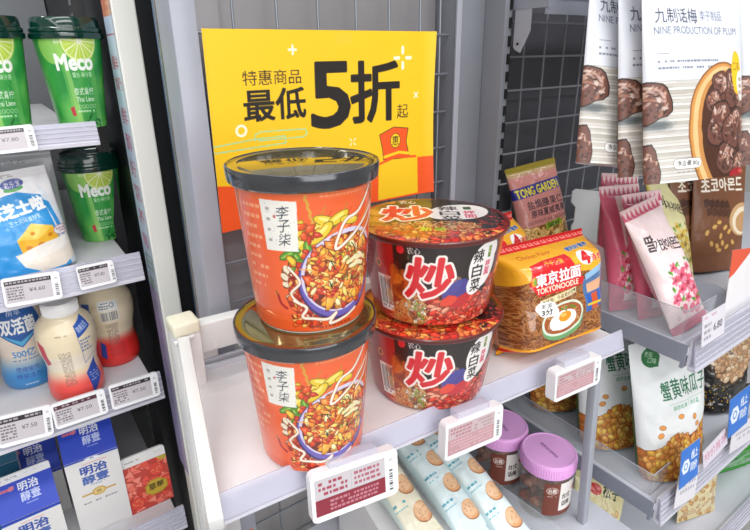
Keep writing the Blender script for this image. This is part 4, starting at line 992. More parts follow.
# cashew bag at the back
def cashew_art():
    w, h = 102, 150; cv = Cv(w, h, 2.0, '#d98f86'); cv.rect(0, 0, w, 12, '#a8952c'); cv.rect(0, 10, w, 6, '#c8a070')
    cv.poly([(0, 32), (w, 28), (w, 44), (0, 48)], '#2a2f8e'); cv.text('TONG GARDEN', 4, 33, 92, 45, '#f4e23a', .035, rot=-2)
    cv.text('盐焗腰果仁', 16, 54, 92, 66, '#4a3040', .02); cv.text('原味夏威夷果', 20, 68, 94, 79, '#4a3040', .02); cv.text('CASHEWNUTS AND MACADAMIA', 10, 83, 98, 88, '#7a3a3a', .0)
    cv.rect(0, 92, w, 58, '#8a5a22'); 
    def cash(x, y, r, a):
        P = [(x + r * math.cos(rd(a + t)), y + r * math.sin(rd(a + t))) for t in range(0, 200, 25)]; cv.curve(P, r * .98, '#7a4a18', n=4); cv.curve(P, r * .82, '#eab25a', n=4); cv.curve([(q[0] - .6, q[1] - .8) for q in P], r * .3, '#f8d894', n=4)
    for i in range(80): cash(RNG.uniform(0, w), RNG.uniform(96, 146), RNG.uniform(4.5, 7), RNG.uniform(0, 360))
    for (x, y) in ((70, 110), (56, 132), (88, 122)): cv.ell(x, y, 7.5, 7.2, '#8a5a1c'); cv.ell(x, y, 6.9, 6.6, '#f4cf7c'); cv.ell(x - 1.5, y - 1.5, 4, 3.4, '#fbe6ae')
    cv.poly([(44, 92), (78, 88), (80, 97), (46, 101)], '#9cb82c'); cv.text('Salted', 50, 90, 74, 98, '#2a3a10', .02, rot=-6)
    cv.rect(0, 144, w, 6, '#8a9a2c')
    return cv.out()
loc, rot = pose((.748, .535, zb, -10, 17, -6)); t = thing('cashew_bag', 'pink and green cashew nut bag standing at the back beside the slotted upright', 'snack bag', loc, rot)
bag(t, cashew_art(), .110, .172, .034, 'pillow', MV_film, '#b89a3a', .009, .006, wr=.003, pw=5)

# grey steel dividers and clear guards on the shelves
dv = thing('shelf_divider', 'pale grey notched steel divider standing behind the noodle bag', 'divider', (.640, .44, ZB1))
bm = bmesh.new(); prism(bm, [(.010, 0), (.075, 0), (.075, .118), (.006, .130), (0, .126), (0, .108), (.010, .098), (.010, .072), (.006, .066)], -.0008, .0008, 'y'); obj('divider_plate', bm, MAT['divider'], dv)
q = atz(564, 262, ZB1); dv.rotation_euler = (0, 0, rd(-18)); dv.location = (float(q[0]), float(q[1]), ZB1)
dv = thing('shelf_divider', 'pale pink steel divider beside the leftmost pink bag', 'divider', (.672, .376, ZB1), (0, 0, rd(-14)))
bm = bmesh.new(); prism(bm, [(0, 0), (.07, 0), (.07, .088), (.012, .080), (0, .068)], -.0008, .0008, 'x'); obj('divider_plate', bm, MAT['pink_div'], dv)
def guard(label, pts, z, h, rnd=0):
    """clear plastic guard following a path, with a brighter polished edge"""
    t = thing('clear_guard', label, 'guard', (pts[0][0], pts[0][1], z)); bm = bmesh.new(); be = bmesh.new(); o = pts[0]
    for a, b in zip(pts, pts[1:]):
        bar(bm, (a[0] - o[0], a[1] - o[1], h / 2), (b[0] - o[0], b[1] - o[1], h / 2), .0014, h, 0)
        bar(be, (a[0] - o[0], a[1] - o[1], h + .0004), (b[0] - o[0], b[1] - o[1], h + .0004), .0016, .0009, 0)
    obj('guard_panel', bm, MAT['clear'], t); obj('polished_edge', be, MAT['clear_edge'], t); return t
guard('low clear guard along the left and front of the pink bags', [(.655, .50), (.655, .262), (.73, .262)], ZB1, .042)
guard('low clear guard along the left of the seed bags', [(.657, .50), (.657, .262), (.74, .262)], ZB2, .035)
def dplate(label, x, y, z, L, h, mat):
    t = thing('shelf_divider', label, 'divider', (x, y, z)); bm = bmesh.new()
    prism(bm, [(0, 0), (L, 0), (L, h)] + [(h * .45 - h * .45 * math.cos(a), h * .55 + h * .45 * math.sin(a)) for a in [PI / 2 - k * PI / 12 for k in range(7)]], -.0007, .0007, 'x'); obj('divider_plate', bm, mat, t); return t
dplate('clear round-cornered divider right of the pink bags', .772, .262, ZB1, .22, .040, MAT['clear_edge'])
dplate('grey round-cornered divider right of the sunflower seed bags', .800, .258, ZB2, .25, .048, MAT['divider'])
# shelf rail labels
def slip(label, tl, tr, bl, y, art, cat='price label', name='price_slip'):
    a, b, c = aty(*tl, y), aty(*tr, y), aty(*bl, y); w, h = float(np.linalg.norm(b - a)), float(np.linalg.norm(a - c))
    cv = Cv(w * 1000, h * 1000, 2.2, '#e6e2ec'); art(cv, w * 1000, h * 1000)
    f, k = flat_grid(cv.out(), (0, 0, h), (w, 0, 0), (0, 0, -h)); bk = f[::3, ::3][:, ::-1].copy(); bk[..., 1] += .0007
    o = grids(name, [(f, k), (bk, np.broadcast_to(hx('#eeeeee'), bk.shape))], MV_card, smooth=False)
    o.location = [float(v) for v in (a[0], y, a[2] - h)]; o.rotation_euler = (rd(-8), -math.atan2(b[2] - a[2], b[0] - a[0]), 0)
    return tag(o, label, cat)
def art_slip(cv, w, h):
    cv.grey(w * .1, h * .08, w * .6, h * .2, 1, '#c86a8a', .6); cv.grey(w * .1, h * .3, w * .4, h * .9, 3, '#8a8494', .7); cv.text('6.80', w * .5, h * .45, w * .88, h * .68, '#5a5464', .02)
slip('white paper price label on the upper bay rail under the front pink bag', (708, 318), (731, 304), (706, 344), YF - .012, art_slip)
def art_blue(cv, w, h):
    cv.rect(0, 0, w, h, '#2f78d8'); cv.poly([(w * (.3 + .22 * math.cos(k * PI / 3)), h * (.5 + .22 * math.sin(k * PI / 3) * w / h * 1.0)) for k in range(6)], '#eaf3fc'); cv.ell(w * .3, h * .5, w * .1, w * .1, '#2f78d8', ring=w * .03)
    cv.text('线上', w * .56, h * .18, w * .9, h * .42, '#ffffff', .03); cv.text('同价', w * .56, h * .5, w * .9, h * .74, '#ffffff', .03)
slip('blue label with white hexagon on the rail under the front seed bag', (687, 456), (706, 441), (685, 484), YF - .014, art_blue, 'label', 'blue_label')
slip('blue label with white hexagon on the rail at the right picture edge', (737, 403), (757, 387), (735, 431), YF - .014, art_blue, 'label', 'blue_label')
def art_w(cv, w, h): cv.rect(0, 0, w, h, '#e9e6ee'); cv.grey(w * .2, h * .3, w * .9, h * .7, 2, '#9a94a4', .6)
slip('white price label hanging below the blue label at the front seed bag', (680, 482), (701, 470), (678, 505), YF - .013, art_w)
slip('white price label below the blue label at the right picture edge', (735, 432), (757, 418), (733, 450), YF - .013, art_w)
def art_pink(cv, w, h): cv.rect(0, 0, w, h, '#e4dcea'); cv.text('特价推荐', w * .06, h * .25, w * .94, h * .75, '#d07c9a', .0)
slip('pink-lettered strip label between the two blue labels', (708, 452), (732, 426), (707, 466), YF - .012, art_pink, 'label', 'strip_label')
# white tag with a red corner standing before the chocolate bag
def art_tag(cv, w, h): cv.rect(0, 0, w, h, '#f2f0f2'); cv.poly([(0, 0), (w * .5, 0), (w * .1, h * .35), (0, h * .4)], '#e85a3a')
slip('white card with a red corner in front of the chocolate almond bag', (739, 254), (780, 248), (743, 300), YF + .012, art_tag, 'card', 'shelf_card')

# sunflower seed bags
def seed_art():
    w, h = 134, 216; cv = Cv(w, h, 1.7, '#e4e7e8')
    cv.ell(34, 27, 15, 14, '#1f6b38', 20); cv.poly([(20, 20), (30, 12), (44, 14), (50, 28), (44, 42), (28, 40), (22, 34)], '#1f6b38')
    cv.text('老街', 25, 18, 39, 26, '#cfe6c8', .02, rot=20); cv.text('口味', 29, 28, 43, 36, '#cfe6c8', .02, rot=20)
    cv.text('蟹黄味瓜子', 38, 64, 124, 90, '#1c6a45', .012)
    cv.rect(46, 96, 72, .5, '#7ab090'); cv.text('酥脆饱满', 52, 99, 78, 106, '#4a9a70', .0); cv.rect(82, 98, .5, 8, '#7ab090'); cv.text('净含量', 86, 99, 104, 106, '#4a9a70', .0)
    cols = ['#d8883c', '#c8702c', '#e8a452', '#dc9444', '#c27a34', '#eab060', '#d8a03a']
    for (x, y, a) in ((32, 128, 20), (66, 118, 10), (92, 124, 60), (100, 138, 30), (28, 140, -20)): cv.ell(x, y, 5.6, 4, '#a8602a', a); cv.ell(x, y, 4.9, 3.3, '#e09a50', a)
    top = lambda x, y: y > 156 + 6 * math.sin(x / 12) - (x - 40) * .14
    cv.poly([(0, 162), (50, 158), (90, 150), (w, 140), (w, h), (0, h)], '#8a4a1c')
    pile(cv, 0, 138, w, h + 3, 620, 5.4, 7.2, cols, '#8a4718', .66, top, .6)
    pile(cv, 0, 150, w, h, 26, 5, 6.4, ['#e8b84e', '#ecc46a'], '#a8601c', .66, top, .6)
    return cv.out()
IMG_S = seed_art()
def seed_bag(label, p, T=.05):
    loc, rot = pose(p); t = thing('sunflower_seed_bag', label, 'snack bag', loc, rot, 'white sunflower seed bags')
    bag(t, IMG_S, .134, .216, T, 'pouch', MV_matte, '#2c7a40', .012, 0, wr=.006, wcell=30, belly=.55, topw=1.06, botw=.84, round_bot=.12, teeth=False, rib=False); return t
seed_bag('white sunflower seed bag standing in front beside the blue label', (.729, .272, ZB2 + .002, -16, 10, -3))
seed_bag('white sunflower seed bag behind the grey rack leg, middle one of three', (.716, .362, ZB2 + .002, -18, 12, 3), .06)
seed_bag('sunflower seed bag farthest back, only its seeds seen left of the rack leg', (.728, .470, ZB2 + .002, -18, 12, 3), .06)
def black_art():
    w, h = 130, 210; cv = Cv(w, h, 1.6, '#1a1a1c'); cv.ell(56, 100, 46, 62, '#3a2a20')
    pile(cv, 10, 36, 104, 164, 520, 5, 7, ['#d8b088', '#c89a70', '#e4c8a4', '#d0a47c'], '#8a6444', .6, lambda x, y: ((x - 58) / 40) ** 2 + ((y - 98) / 54) ** 2 < 1, .6)
    for k in range(60): cv.ell(RNG.uniform(4, 60), RNG.uniform(160, 205), 1, 1, '#d8a83a')
    cv.grey(92, 40, 122, 60, 2, '#e8e4da', .8); cv.rect(96, 100, 30, 60, '#c8c4c8', .8); cv.rect(0, 0, w, 12, '#d8c02a')
    return cv.out()
loc, rot = pose((.945, .300, ZB2 + .002, -22, 12, 6)); t = thing('black_seed_bag', 'glossy black seed bag with a beige seed picture at the right edge', 'snack bag', loc, rot)
bag(t, black_art(), .130, .210, .05, 'pouch', MV_shiny, '#18181a', .012, 0, wr=.009, wcell=22, belly=.5, teeth=False, rib=False)
# lowest shelf: green bag, pale packs
cv = Cv(150, 190, 1.3, '#2f9a2a')
for k in range(40): cv.ell(RNG.uniform(0, 150), RNG.uniform(0, 190), 14, 5, ['#48b838', '#1f7a22', '#6ad04a', '#2a8a2a'][k % 4], RNG.uniform(0, 180), .6)
cv.rect(30, 60, 60, 26, '#1c6a24'); cv.grey(36, 64, 84, 82, 2, '#e8f4c8', .8)
loc, rot = pose((1.125, .310, ZB3 + .002, -14, 14, 4)); t = thing('green_snack_bag', 'shiny green snack bag at the bottom right corner', 'snack bag', loc, rot)
bag(t, cv, .21, .145, .08, 'pillow', MV_shiny, '#2f9a2a', .012, .01, wr=.012, wcell=30, pw=3)
def pale_art(tint, c2):
    cv = Cv(110, 170, 1.3, tint); cv.poly([(0, 0), (110, 0), (110, 40), (0, 24)], c2); cv.ell(40, 30, 13, 10, '#c8302a', 20); cv.text('松子', 56, 22, 92, 46, '#2a3a1c', .03, rot=10)
    pile(cv, 10, 70, 100, 165, 60, 4, 7, ['#d8a86a', '#e8c08a'], '#a8743c', .6)
    return cv.out()
for lb, p, tn, c2, nm in (('beige nut pack on the lowest shelf directly under the blue label', (.950, .290, ZB3 + .002, -14, 14, 4), '#ecdcae', '#7a9a3a', None),
                      ('cream pack with a red emblem on the lowest shelf by the rack leg', (.712, .365, ZB3 + .002, -30, 16, 12), '#e4d9a4', '#e4d9a4', None)):
    loc, rot = pose(p); t = thing('nut_pack', lb, 'snack bag', loc, rot); bag(t, pale_art(tn, c2), .10, .15, .04, 'pillow', MV_film, tn, .012, .01, wr=.005)

# ================================================================== COOLER GOODS
def lime_art():
    w, h = 150, 112; cv = Cv(w, h, 2.0, '#2f9a44')
    g = np.linspace(0, 1, cv.H)[:, None, None]; cv.a = hx('#2c9a45') * (1 - g) + hx('#4aa64a') * g + np.zeros_like(cv.a)
    n = vnoise(cv.H, cv.W, 30 * cv.k)[..., None]; cv.a = np.clip(cv.a + (n - .45) * np.array([.5, .35, .2]), 0, 1)
    for x, wd, al in ((58, 6, .35), (62, 3, .4), (96, 5, .25)): cv.poly([(x - 2, 0), (x + wd, 0), (x + wd + 12, h), (x + 6, h)], '#b8e07a', al)
    cv.ell(52, 14, 20, 20, '#a8d86a', al=.8)
    cx, cy, R = 88, 8, 25
    cv.ell(cx, cy, R, R, '#8cc83a'); cv.ell(cx, cy, R - 1.6, R - 1.6, '#e9f2b0'); cv.ell(cx, cy, R - 3, R - 3, '#cfe47a')
    for k in range(10):
        a = rd(k * 36 + 8); b = rd(k * 36 + 38); P = [(cx, cy), (cx + (R - 4) * math.cos(a), cy + (R - 4) * math.sin(a)), (cx + (R - 3.4) * math.cos((a + b) / 2), cy + (R - 3.4) * math.sin((a + b) / 2)), (cx + (R - 4) * math.cos(b), cy + (R - 4) * math.sin(b))]
        cv.poly(P, '#bcd84e'); cv.line([P[0], P[2]], .7, '#dcec94')
    for k in range(10): a = rd(k * 36 + 5); cv.line([(cx, cy), (cx + (R - 3) * math.cos(a), cy + (R - 3) * math.sin(a))], 1.3, '#eef6c8')
    cv.ell(cx, cy, 3, 3, '#f6fae0')
    cv.text('香飘飘', 56, 6, 68, 11, '#f4f8e8', .02)
    cv.text('Meco', 53, 23, 103, 41, '#f7faf4', .05)
    cv.text('蜜谷·果汁茶', 72, 44, 100, 50, '#d8f0d0', .0)
    cv.text('泰式青柠', 70, 62, 99, 71, '#f0f8ea', .02); cv.text('Thai Lime', 71, 73, 99, 79, '#f0f8ea', .02)
    for k in range(5): cv.ell(74 + k * 6, 85, 2.4, 2.4, '#d0ecc8', ring=.5)
    cv.grey(70, 89, 98, 93, 1, '#d8f0d0', .8)
    for k in range(14): x, y = RNG.uniform(50, 110), RNG.uniform(48, 108); cv.line([(x, y), (x + RNG.uniform(-8, 8), y + RNG.uniform(-7, 7))], .4, '#8acc7a', .7)
    for k in range(7): cv.ell(96 + RNG.normal() * 6, 104 + RNG.normal() * 2, 6, 1.8, '#1c6a2c', RNG.uniform(0, 180))
    cv.poly([(58, 86), (65, 84), (66, 96), (60, 96)], '#c8404a')
    return cv.out()
IMG_M = lime_art()
def limecup(label, loc, rotz, tilt=0):
    t = thing('lime_tea_cup', label, 'drink cup', loc, (0, rd(tilt), rotz), 'green lime tea cups')
    h = .104
    def prof(v):
        z = h * (1 - v); return .0258 + (.0362 - .0258) * (1 - v), z
    grids('cup_body', wall_grids(IMG_M, prof, rd(100), '#2f9a44'), MV_sleeve, t)
    bm = bmesh.new(); lathe(bm, [(.0355, h - .005), (.0385, h - .005), (.0395, h - .0025), (.0390, h + .001), (.0376, h + .0022), (.0384, h + .0034), (.0380, h + .0062), (.0366, h + .0072), (.0358, h + .015), (.0342, h + .0180), (.0325, h + .0184), (.0312, h + .0160), (.029, h + .0150), (0, h + .0150)], 80)
    lid = obj('lid', bm, MAT['green_lid'], t, True)
    bm = bmesh.new(); lathe(bm, [(0, .003), (.0235, .003), (.0245, 0), (.0258, 0), (.0260, .002)], 48); obj('base_rim', bm, pmc('dark_green_base', '#1c6a30'), t, True)
    return t
def cpos(px, py, y, z): q = aty(px, py, y); return (float(q[0]), y, z)
limecup('green lime tea cup standing at the right end of the top cooler shelf', cpos(75, 80, .755, COOLZ[0] + .0005), rd(-6))
limecup('green lime tea cup at the left picture edge on the top cooler shelf', cpos(-6, 80, .752, COOLZ[0] + .0005), rd(-4))
limecup('green lime tea cup on the middle cooler shelf beside the cheese pouch', cpos(98, 210, .825, COOLZ[1] + .0005), rd(-8))
limecup('green lime tea cup mostly hidden in the second row of the middle shelf', cpos(95, 180, .915, COOLZ[1] + .0005), rd(-8))
# cheese yoghurt pouch
cv = Cv(100, 126, 1.8, '#f0f0f2'); cv.poly([(0, 34), (60, 26), (84, 34), (96, 126), (0, 126)], '#2f9ae0')
cv.poly([(84, 20), (100, 60), (100, 126), (92, 126), (86, 60)], '#e4ecf4'); cv.poly([(84, 40), (90, 44), (96, 86), (92, 90)], '#2f9ae0')
cv.ell(58, 16, 13, 6, '#2a4a9a', -4); cv.ell(58, 22, 11, 3, '#4aa84a', -4); cv.ell(58, 16.5, 12, 5, '#2a3f96', -4); cv.text('君乐宝', 49, 13, 67, 20, '#ffffff', .03, rot=-4); cv.grey(46, 4, 62, 8, 2, '#555555', .6)
cv.text('涨芝士啦', 22, 37, 84, 53, '#ffffff', .05, rot=-5); cv.text('芝士风味发酵乳', 40, 56, 76, 62, '#e8f4fc', .01, rot=-5)
cv.poly([(42, 80), (62, 64), (84, 72), (88, 92), (60, 100), (44, 100)], '#f6bc32'); cv.poly([(42, 80), (62, 64), (84, 72), (64, 84)], '#fbd25a')
for (x, y, r) in ((52, 92, 3.5), (66, 92, 4.5), (78, 82, 3), (60, 76, 2.4)): cv.ell(x, y, r, r * .8, '#dc8a1c')
cv.poly([(36, 98), (110, 84), (106, 112), (84, 124), (58, 124), (42, 114)], '#f4e9da'); cv.ell(72, 98, 34, 8, '#fbf6ee', -8); cv.ell(92, 80, 9, 6, '#eceef2'); cv.ell(92, 80, 9, 6, '#c86a6a', ring=.6); cv.grey(86, 77, 98, 83, 2, '#b85a6a', .8)
t = thing('yoghurt_pouch', 'white and blue cheese yoghurt pouch on the middle cooler shelf', 'pouch', cpos(21, 225, .728, COOLZ[1] + .001), (rd(-5), rd(-3), rd(8)))
bag(t, cv, .098, .121, .040, 'pouch', MV_film, '#dfe4ea', .010, 0, wr=.005, wcell=24, belly=.6, teeth=False, topw=.93)
t = thing('yoghurt_pouch', 'pale pouch standing behind the white and blue cheese pouch', 'pouch', cpos(15, 200, .800, COOLZ[1] + .001), (rd(-4), 0, 0))
cv2 = Cv(100, 128, .8, '#b9bcc0'); cv2.grey(40, 8, 70, 14, 2, '#555555'); bag(t, cv2, .100, .130, .035, 'pouch', MV_film, '#b9bcc0', .010, 0, belly=.6, teeth=False)
# drink bottles
def bottle_art(kind):
    w, h = 118, 96; cv = Cv(w, h, 2.0, '#ecdcbc' if kind else '#e8d8c8')
    g = sst((np.linspace(0, h, cv.H) - 52) / 30)[:, None, None]
    if kind == 0:
        cv.a = cv.a * (1 - g) + hx('#3a8acc') * g
        cv.poly([(28, 0), (88, 0), (86, 22), (58, 44), (30, 22)], '#2a5ea8'); cv.poly([(38, 26), (58, 42), (78, 26), (58, 36)], '#5ab4dc'); cv.text('双活菌', 38, 9, 79, 26, '#ffffff', .04); cv.text('植萃', 46, 0, 66, 6, '#dfe9f6', .02)
        cv.text('500亿', 42, 47, 72, 57, '#3a8fd0', .02); cv.grey(40, 59, 76, 62, 1, '#3a6ab0', .8); cv.text('情绪愉悦', 42, 68, 72, 74, '#3a4aa0', .02); cv.text('畅享活力', 42, 76, 72, 82, '#3a4aa0', .02); cv.grey(50, 88, 66, 91, 1, '#dfe9f6')
    elif kind == 1:
        g = sst((np.linspace(0, h, cv.H) - 58) / 20)[:, None, None]; cv.a = cv.a * (1 - g) + hx('#f0564e') * g
        cv.a[int(40 * cv.k):int(58 * cv.k)] = cv.a[int(40 * cv.k):int(58 * cv.k)] * .5 + hx('#f4ece4') * .5
        cv.grey(44, 14, 60, 17, 1, '#8a7a6a', .8)
        for k in range(26): cv.grey(46, 34 + k * 1.6, 60, 35.6 + k * 1.6, 1, '#6a5a52', .75)
        cv.poly([(70, 8), (90, 0), (92, 14), (71, 22)], '#2a55b0'); cv.text('健康益生', 72, 8, 88, 15, '#f0f4fc', .02, rot=-18); cv.grey(73, 24, 88, 40, 4, '#4a62b0', .7)
        cv.poly([(74, 66), (92, 52), (96, 76), (78, 92)], '#2a4aa8'); cv.grey(78, 66, 92, 78, 4, '#b8c8ec', .8); cv.poly([(20, 20), (30, 26), (32, 48), (22, 52)], '#c83048'); cv.line([(71, 22), (76, 54), (92, 46)], .6, '#4a62b0')
    else:
        g = sst((np.linspace(0, h, cv.H) - 52) / 16)[:, None, None]; cv.a = cv.a * (1 - g) + hx('#e8322c') * g
        cv.poly([(18, 14), (34, 12), (38, 44), (24, 54)], '#2a55a8'); cv.grey(20, 18, 34, 44, 6, '#dfe6f6', .8)
        cv.rect(46, 10, 26, 11, '#e9ecec'); cv.bars(49, 23, 70, 34); cv.rect(48, 22, 24, 13, '#e9ecec', .55); cv.ell(64, 15, 3, 3, '#333333', ring=.8); cv.grey(48, 11, 60, 20, 3, '#444444', .8)
        for k in range(18): cv.grey(52, 38 + k * 1.6, 68, 39.6 + k * 1.6, 1, '#5a4a48', .75)
        cv.poly([(38, 62), (46, 66), (46, 84), (38, 80)], '#2a4aa8'); cv.rect(52, 66, 22, 16, '#c82a2a', .6)
    return cv.out()
BI = [bottle_art(k) for k in range(3)]
def bottle(label, loc, rotz, kind, capz=True):
    t = thing('yoghurt_drink_bottle', label, 'bottle', loc, (0, 0, rotz), 'yoghurt drink bottles on the lower cooler shelf')
    vz = np.array([0, .06, .14, .25, .40, .52, .62, .72, .85, .95, 1.]); vr = np.array([.0230, .029, .0332, .0345, .0332, .0300, .0290, .0308, .0328, .0324, .0296])
    prof = lambda v: (np.interp(v, vz, vr) if len(v) < 5 else np.convolve(np.pad(np.interp(v, vz, vr), 4, 'edge'), np.ones(9) / 9, 'valid') if len(v) > 40 else np.interp(v, vz, vr), .114 * (1 - v) + .0005)
    grids('bottle_body', wall_grids(BI[kind], prof, rd(100), ['#d8cfc8', '#ecdcbc', '#ecdcbc'][kind]), MV_film, t)
    bm = bmesh.new(); lathe(bm, [(.0240, .113), (.0225, .1155), (.0185, .1175)], 48); obj('shoulder', bm, pmc('bottle_cream', '#ecdfc2'), t, True)
    bm = bmesh.new(); lathe(bm, [(.0198, .115), (.0205, .1165), (.0205, .130), (.0193, .1325), (.0, .1330)], 60); cp = obj('cap', bm, MAT['white_cap'], t, True)
    bm = bmesh.new()
    for k in range(60): a = 2 * PI * k / 60; bar(bm, (.0205 * math.cos(a), .0205 * math.sin(a), .1175), (.0205 * math.cos(a), .0205 * math.sin(a), .1295), .0009, .0007, 0)
    obj('grip_ribs', bm, MAT['white_cap'], cp)
    return t
bz = COOLZ[2] + .0005
bottle('cream yoghurt bottle with white cap, frontmost on the lower cooler shelf', cpos(70, 350, .728, bz), rd(-4), 1)
bottle('yoghurt bottle with a blue lower half at the left of the lower shelf', cpos(20, 330, .800, bz), rd(0), 0)
bottle('yoghurt bottle with a bright red base standing at the right of the lower shelf', cpos(112, 330, .788, bz), rd(-6), 2)
bottle('cream yoghurt bottle half hidden behind the frontmost capped one', cpos(82, 320, .870, bz), rd(0), 1)
# milk cartons
def carton(label, px, py_eave, y, rotz, artf, arttop, Wd=.068, D=.07, lean=0, grp=None, fin='#e8e8ea', fh=.012):
    """gable carton: front, sloping roof panel, upright fin"""
    q = aty(px, py_eave, y); z0 = COOLZ[3] + .0005; H = float(q[2]) - z0
    t = thing('milk_carton', label, 'carton', (float(q[0]), y, z0), (rd(lean), 0, rotz), grp)
    w = Wd / 2; rh = .034
    bm = bmesh.new(); prism(bm, [(0, 0), (D, 0), (D, H), (D / 2, H + rh), (0, H)], -w, w, 'x', .0008); obj('body', bm, MAT['carton_white'], t, True)
    f, k = flat_grid(artf(Wd * 1000, H * 1000).out(), (-w, -.0006, H), (Wd, 0, 0), (0, 0, -H)); grids('front_print', [(f, k)], MV_card, t, smooth=False)
    L = math.hypot(D / 2, rh)
    f, k = flat_grid(arttop(Wd * 1000, L * 1000).out(), (-w, D / 2 - .0004, H + rh + .0004), (Wd, 0, 0), (0, -D / 2, -rh)); grids('roof_print', [(f, k)], MV_card, t, smooth=False)
    bm = bmesh.new(); prism(bm, rrect(-w, w, H + rh - .004, H + rh + fh, .004), D / 2 - .0012, D / 2 + .0008, 'y'); fo = obj('top_fin', bm, pmc('fin' + fin, fin, coat=.1), t, True)
    cv = Cv(Wd * 1000 - 6, fh * 1000 - 4, 2.4, fin); cv.ell(6, 3, 2, 1.6, '#223a9a'); cv.grey(12, 1.5, 26, 5, 2, '#5a5a6a', .8); cv.grey(34, 2, 58, 4, 1, '#b8b8c0', .8)
    g = flat_grid(cv.out(), (-w + .003, D / 2 - .0016, H + rh + fh - .002), (Wd - .006, 0, 0), (0, 0, -(fh - .004))); grids('fin_print', [g], MV_card, fo, smooth=False)
    return t
def mfront(w, h):
    cv = Cv(w, min(h, 400), 1.9, '#e2e0e0'); cv.rect(0, 0, w, 3, '#1c3fb0')
    for k in range(9): a = rd(180 + k * 22.5); cv.line([(w / 2 + 4 * math.cos(a), 4 + 3 * math.sin(a)), (w / 2 + 9 * math.cos(a), 4 + 6 * math.sin(a))], 1.4, '#f4f4fa')
    cv.grey(20, 9, 52, 11, 1, '#d8707a', .8)
    cv.text('明治', 17, 13, 50, 28, '#2a4aa4', .04); cv.text('醇壹', 17, 30, 50, 44, '#4a66b0', .04); cv.text('MEIJI 1', 26, 46, 44, 49, '#4a66b0', .0)
    cv.rect(12, 60, 44, 3, '#c8a050'); cv.ell(34, 61, 9, 7, '#c8a050'); cv.ell(34, 61, 7, 5, '#e2c682'); cv.text('醇', 31, 58, 37, 64, '#7a5a1c', .02); cv.grey(12, 74, 56, 78, 1, '#6a6a78', .8)
    return cv
def mroof(w, h):
    cv = Cv(w, h, 1.9, '#1f42c0'); cv.text('meiji', 6, 7, 22, 12, '#d83a4a', .04, outline='#f0c8d0', ow=.05, shear=.2); cv.text('明治', 27, 5, 50, 17, '#f4f6fc', .03); cv.text('醇壹', 28, 19, 50, 31, '#c4cef0', .03); cv.grey(32, 34, 46, 36, 1, '#c4cef0'); return cv
def mfrontb(w, h):
    cv = mfront(w, h); cv.rect(0, 0, w, 5, '#1c3fb0'); return cv
GM = 'blue and white milk cartons'
carton('blue and white milk carton standing beside the strawberry carton', 91, 456, .728, rd(-2), mfront, mroof, grp=GM)
carton('blue and white milk carton at the left corner, nearest in its row', 31, 513, .718, rd(2), mfrontb, mroof, grp=GM)
carton('blue and white milk carton in the second row behind the corner one', 35, 476, .800, rd(0), mfrontb, mroof, grp=GM)
def sfront(w, h):
    cv = Cv(w, h, 1.9, '#f0dcd6'); cv.rect(0, 0, w, 84, '#c64438'); cv.rect(0, 84, w, h - 84, '#f0ece8')
    for i in range(46):
        x, y = RNG.uniform(0, w), RNG.uniform(2, 78); a = RNG.uniform(0, 180); r = RNG.uniform(8, 12)
        P = [(x + r * math.cos(rd(a + k * 120 + 10)), y + r * .85 * math.sin(rd(a + k * 120 + 10))) for k in range(3)]; cv.poly(P, '#b8342a'); cv.poly([((p[0] * .85 + x * .15), (p[1] * .85 + y * .15)) for p in P], ['#f07866', '#f48e7c', '#e65644'][i % 3])
    for (x, y, r) in ((46, 20, 11), (57, 48, 11), (54, 4, 7), (12, 66, 10)):
        cv.ell(x, y, r, r * 1.1, '#b82a24'); cv.ell(x, y, r * .93, r, '#e04a3c')
        for k in range(16): cv.ell(x + RNG.uniform(-.7, .7) * r, y + RNG.uniform(-.7, .7) * r, .5, .7, '#f4c87a')
    for k in range(5): cv.ell(52 + k * 2.5, 2 + (k % 2) * 3, 4, 1.5, '#b8b03a', 30 + k * 20)
    cv.poly([(26, 56), (26, 44), (34, 36), (48, 36), (58, 44), (58, 56), (48, 62), (34, 62)], '#b89a2a'); cv.poly([(28, 55), (28, 45), (35, 38), (47, 38), (56, 45), (56, 55), (48, 60), (35, 60)], '#c8aa3a'); cv.text('草莓', 31, 42, 53, 54, '#4a3a10', .03)
    cv.rect(60, 54, 10, 4, '#e0304a')
    return cv
def sroof(w, h): cv = Cv(w, h, 1.9, '#f0efee'); cv.grey(8, h - 8, 30, h - 5, 1, '#777777', .8); cv.rect(0, h - 3, w, 3, '#f4d8d0'); return cv
q = aty(144, 464, .728); z0 = COOLZ[3] + .0005; Hs = float(q[2]) - z0
t = thing('strawberry_carton', 'pale carton printed with cut strawberries and a gold badge, right end of bottom shelf', 'carton', (float(q[0]) + .001, .728, z0), (rd(-4), 0, rd(0)))
w_ = .0315
bm = bmesh.new(); prism(bm, [(0, 0), (.06, 0), (.06, Hs - .05), (.003, Hs), (0, Hs)], -w_, w_, 'x', .0006); obj('body', bm, MAT['carton_white'], t, True)
f, k = flat_grid(sfront(63, Hs * 1000).out(), (-w_, -.0006, Hs), (2 * w_, 0, 0), (0, 0, -Hs)); grids('front_print', [(f, k)], MV_card, t, smooth=False)
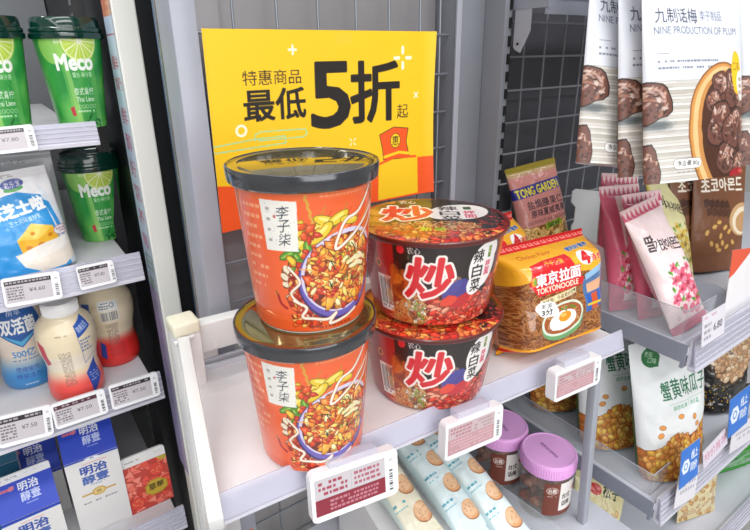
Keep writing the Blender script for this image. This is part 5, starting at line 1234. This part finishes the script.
bm = bmesh.new(); prism(bm, rrect(-w_, w_, Hs - .006, Hs + .016, .005), 0.0004, .004, 'y', .0006); fo = obj('top_fin', bm, pmc('fin_white', '#ecebea', coat=.1), t, True)
cv = Cv(56, 7, 2.2, '#ecebea'); cv.grey(2, 3, 22, 5.5, 1, '#555555', .9); cv.grey(44, 1, 54, 4, 2, '#c8c8cc', .9); g = flat_grid(cv.out(), (-w_ + .003, -.0003, Hs + .012), (.056, 0, 0), (0, 0, -.007)); grids('fin_print', [g], MV_card, fo, smooth=False)
# dark teal carton glimpsed at the far left of the bottom row
carton('dark teal carton at the far left of the bottom cooler row', -12, 470, .790, rd(0), lambda w, h: Cv(w, h, 1, '#1c5a78'), lambda w, h: Cv(w, h, 1, '#1c5a78'), grp=None)

# ================================================================== LIGHT
w = bpy.data.worlds.new('shop'); scene.world = w; w.use_nodes = True
w.node_tree.nodes['Background'].inputs[0].default_value = (.9, .93, 1, 1); w.node_tree.nodes['Background'].inputs[1].default_value = .45
def lamp(name, loc, rot, sx, sy, e, col=(1, 1, 1)):
    l = bpy.data.lights.new(name, 'AREA'); l.shape = 'RECTANGLE'; l.size = sx; l.size_y = sy; l.energy = e; l.color = col
    o = bpy.data.objects.new(name, l); COL.objects.link(o); o.location = loc; o.rotation_euler = rot; return o
lamp('ceiling_strip_light', (.3, -.35, 2.7), (rd(14), 0, 0), 3.4, .22, 21)
lamp('ceiling_strip_light', (.3, -1.5, 2.7), (rd(30), 0, 0), 3.4, .22, 22)
lamp('ceiling_strip_light', (-1.6, -.9, 2.6), (rd(25), rd(-35), 0), .25, 3.0, 10)
lamp('aisle_fill_light', (-.2, -2.6, 1.7), (rd(80), 0, 0), 2.6, 1.6, 44)
lamp('cooler_canopy_light', (-.25, .78, 1.96), (rd(-12), 0, 0), .8, .05, 4)
vs = scene.view_settings
vs.view_transform = 'Standard'; vs.look = 'None'; vs.exposure = .05; vs.gamma = 1; vs.use_curve_mapping = False
bpy.context.view_layer.update()
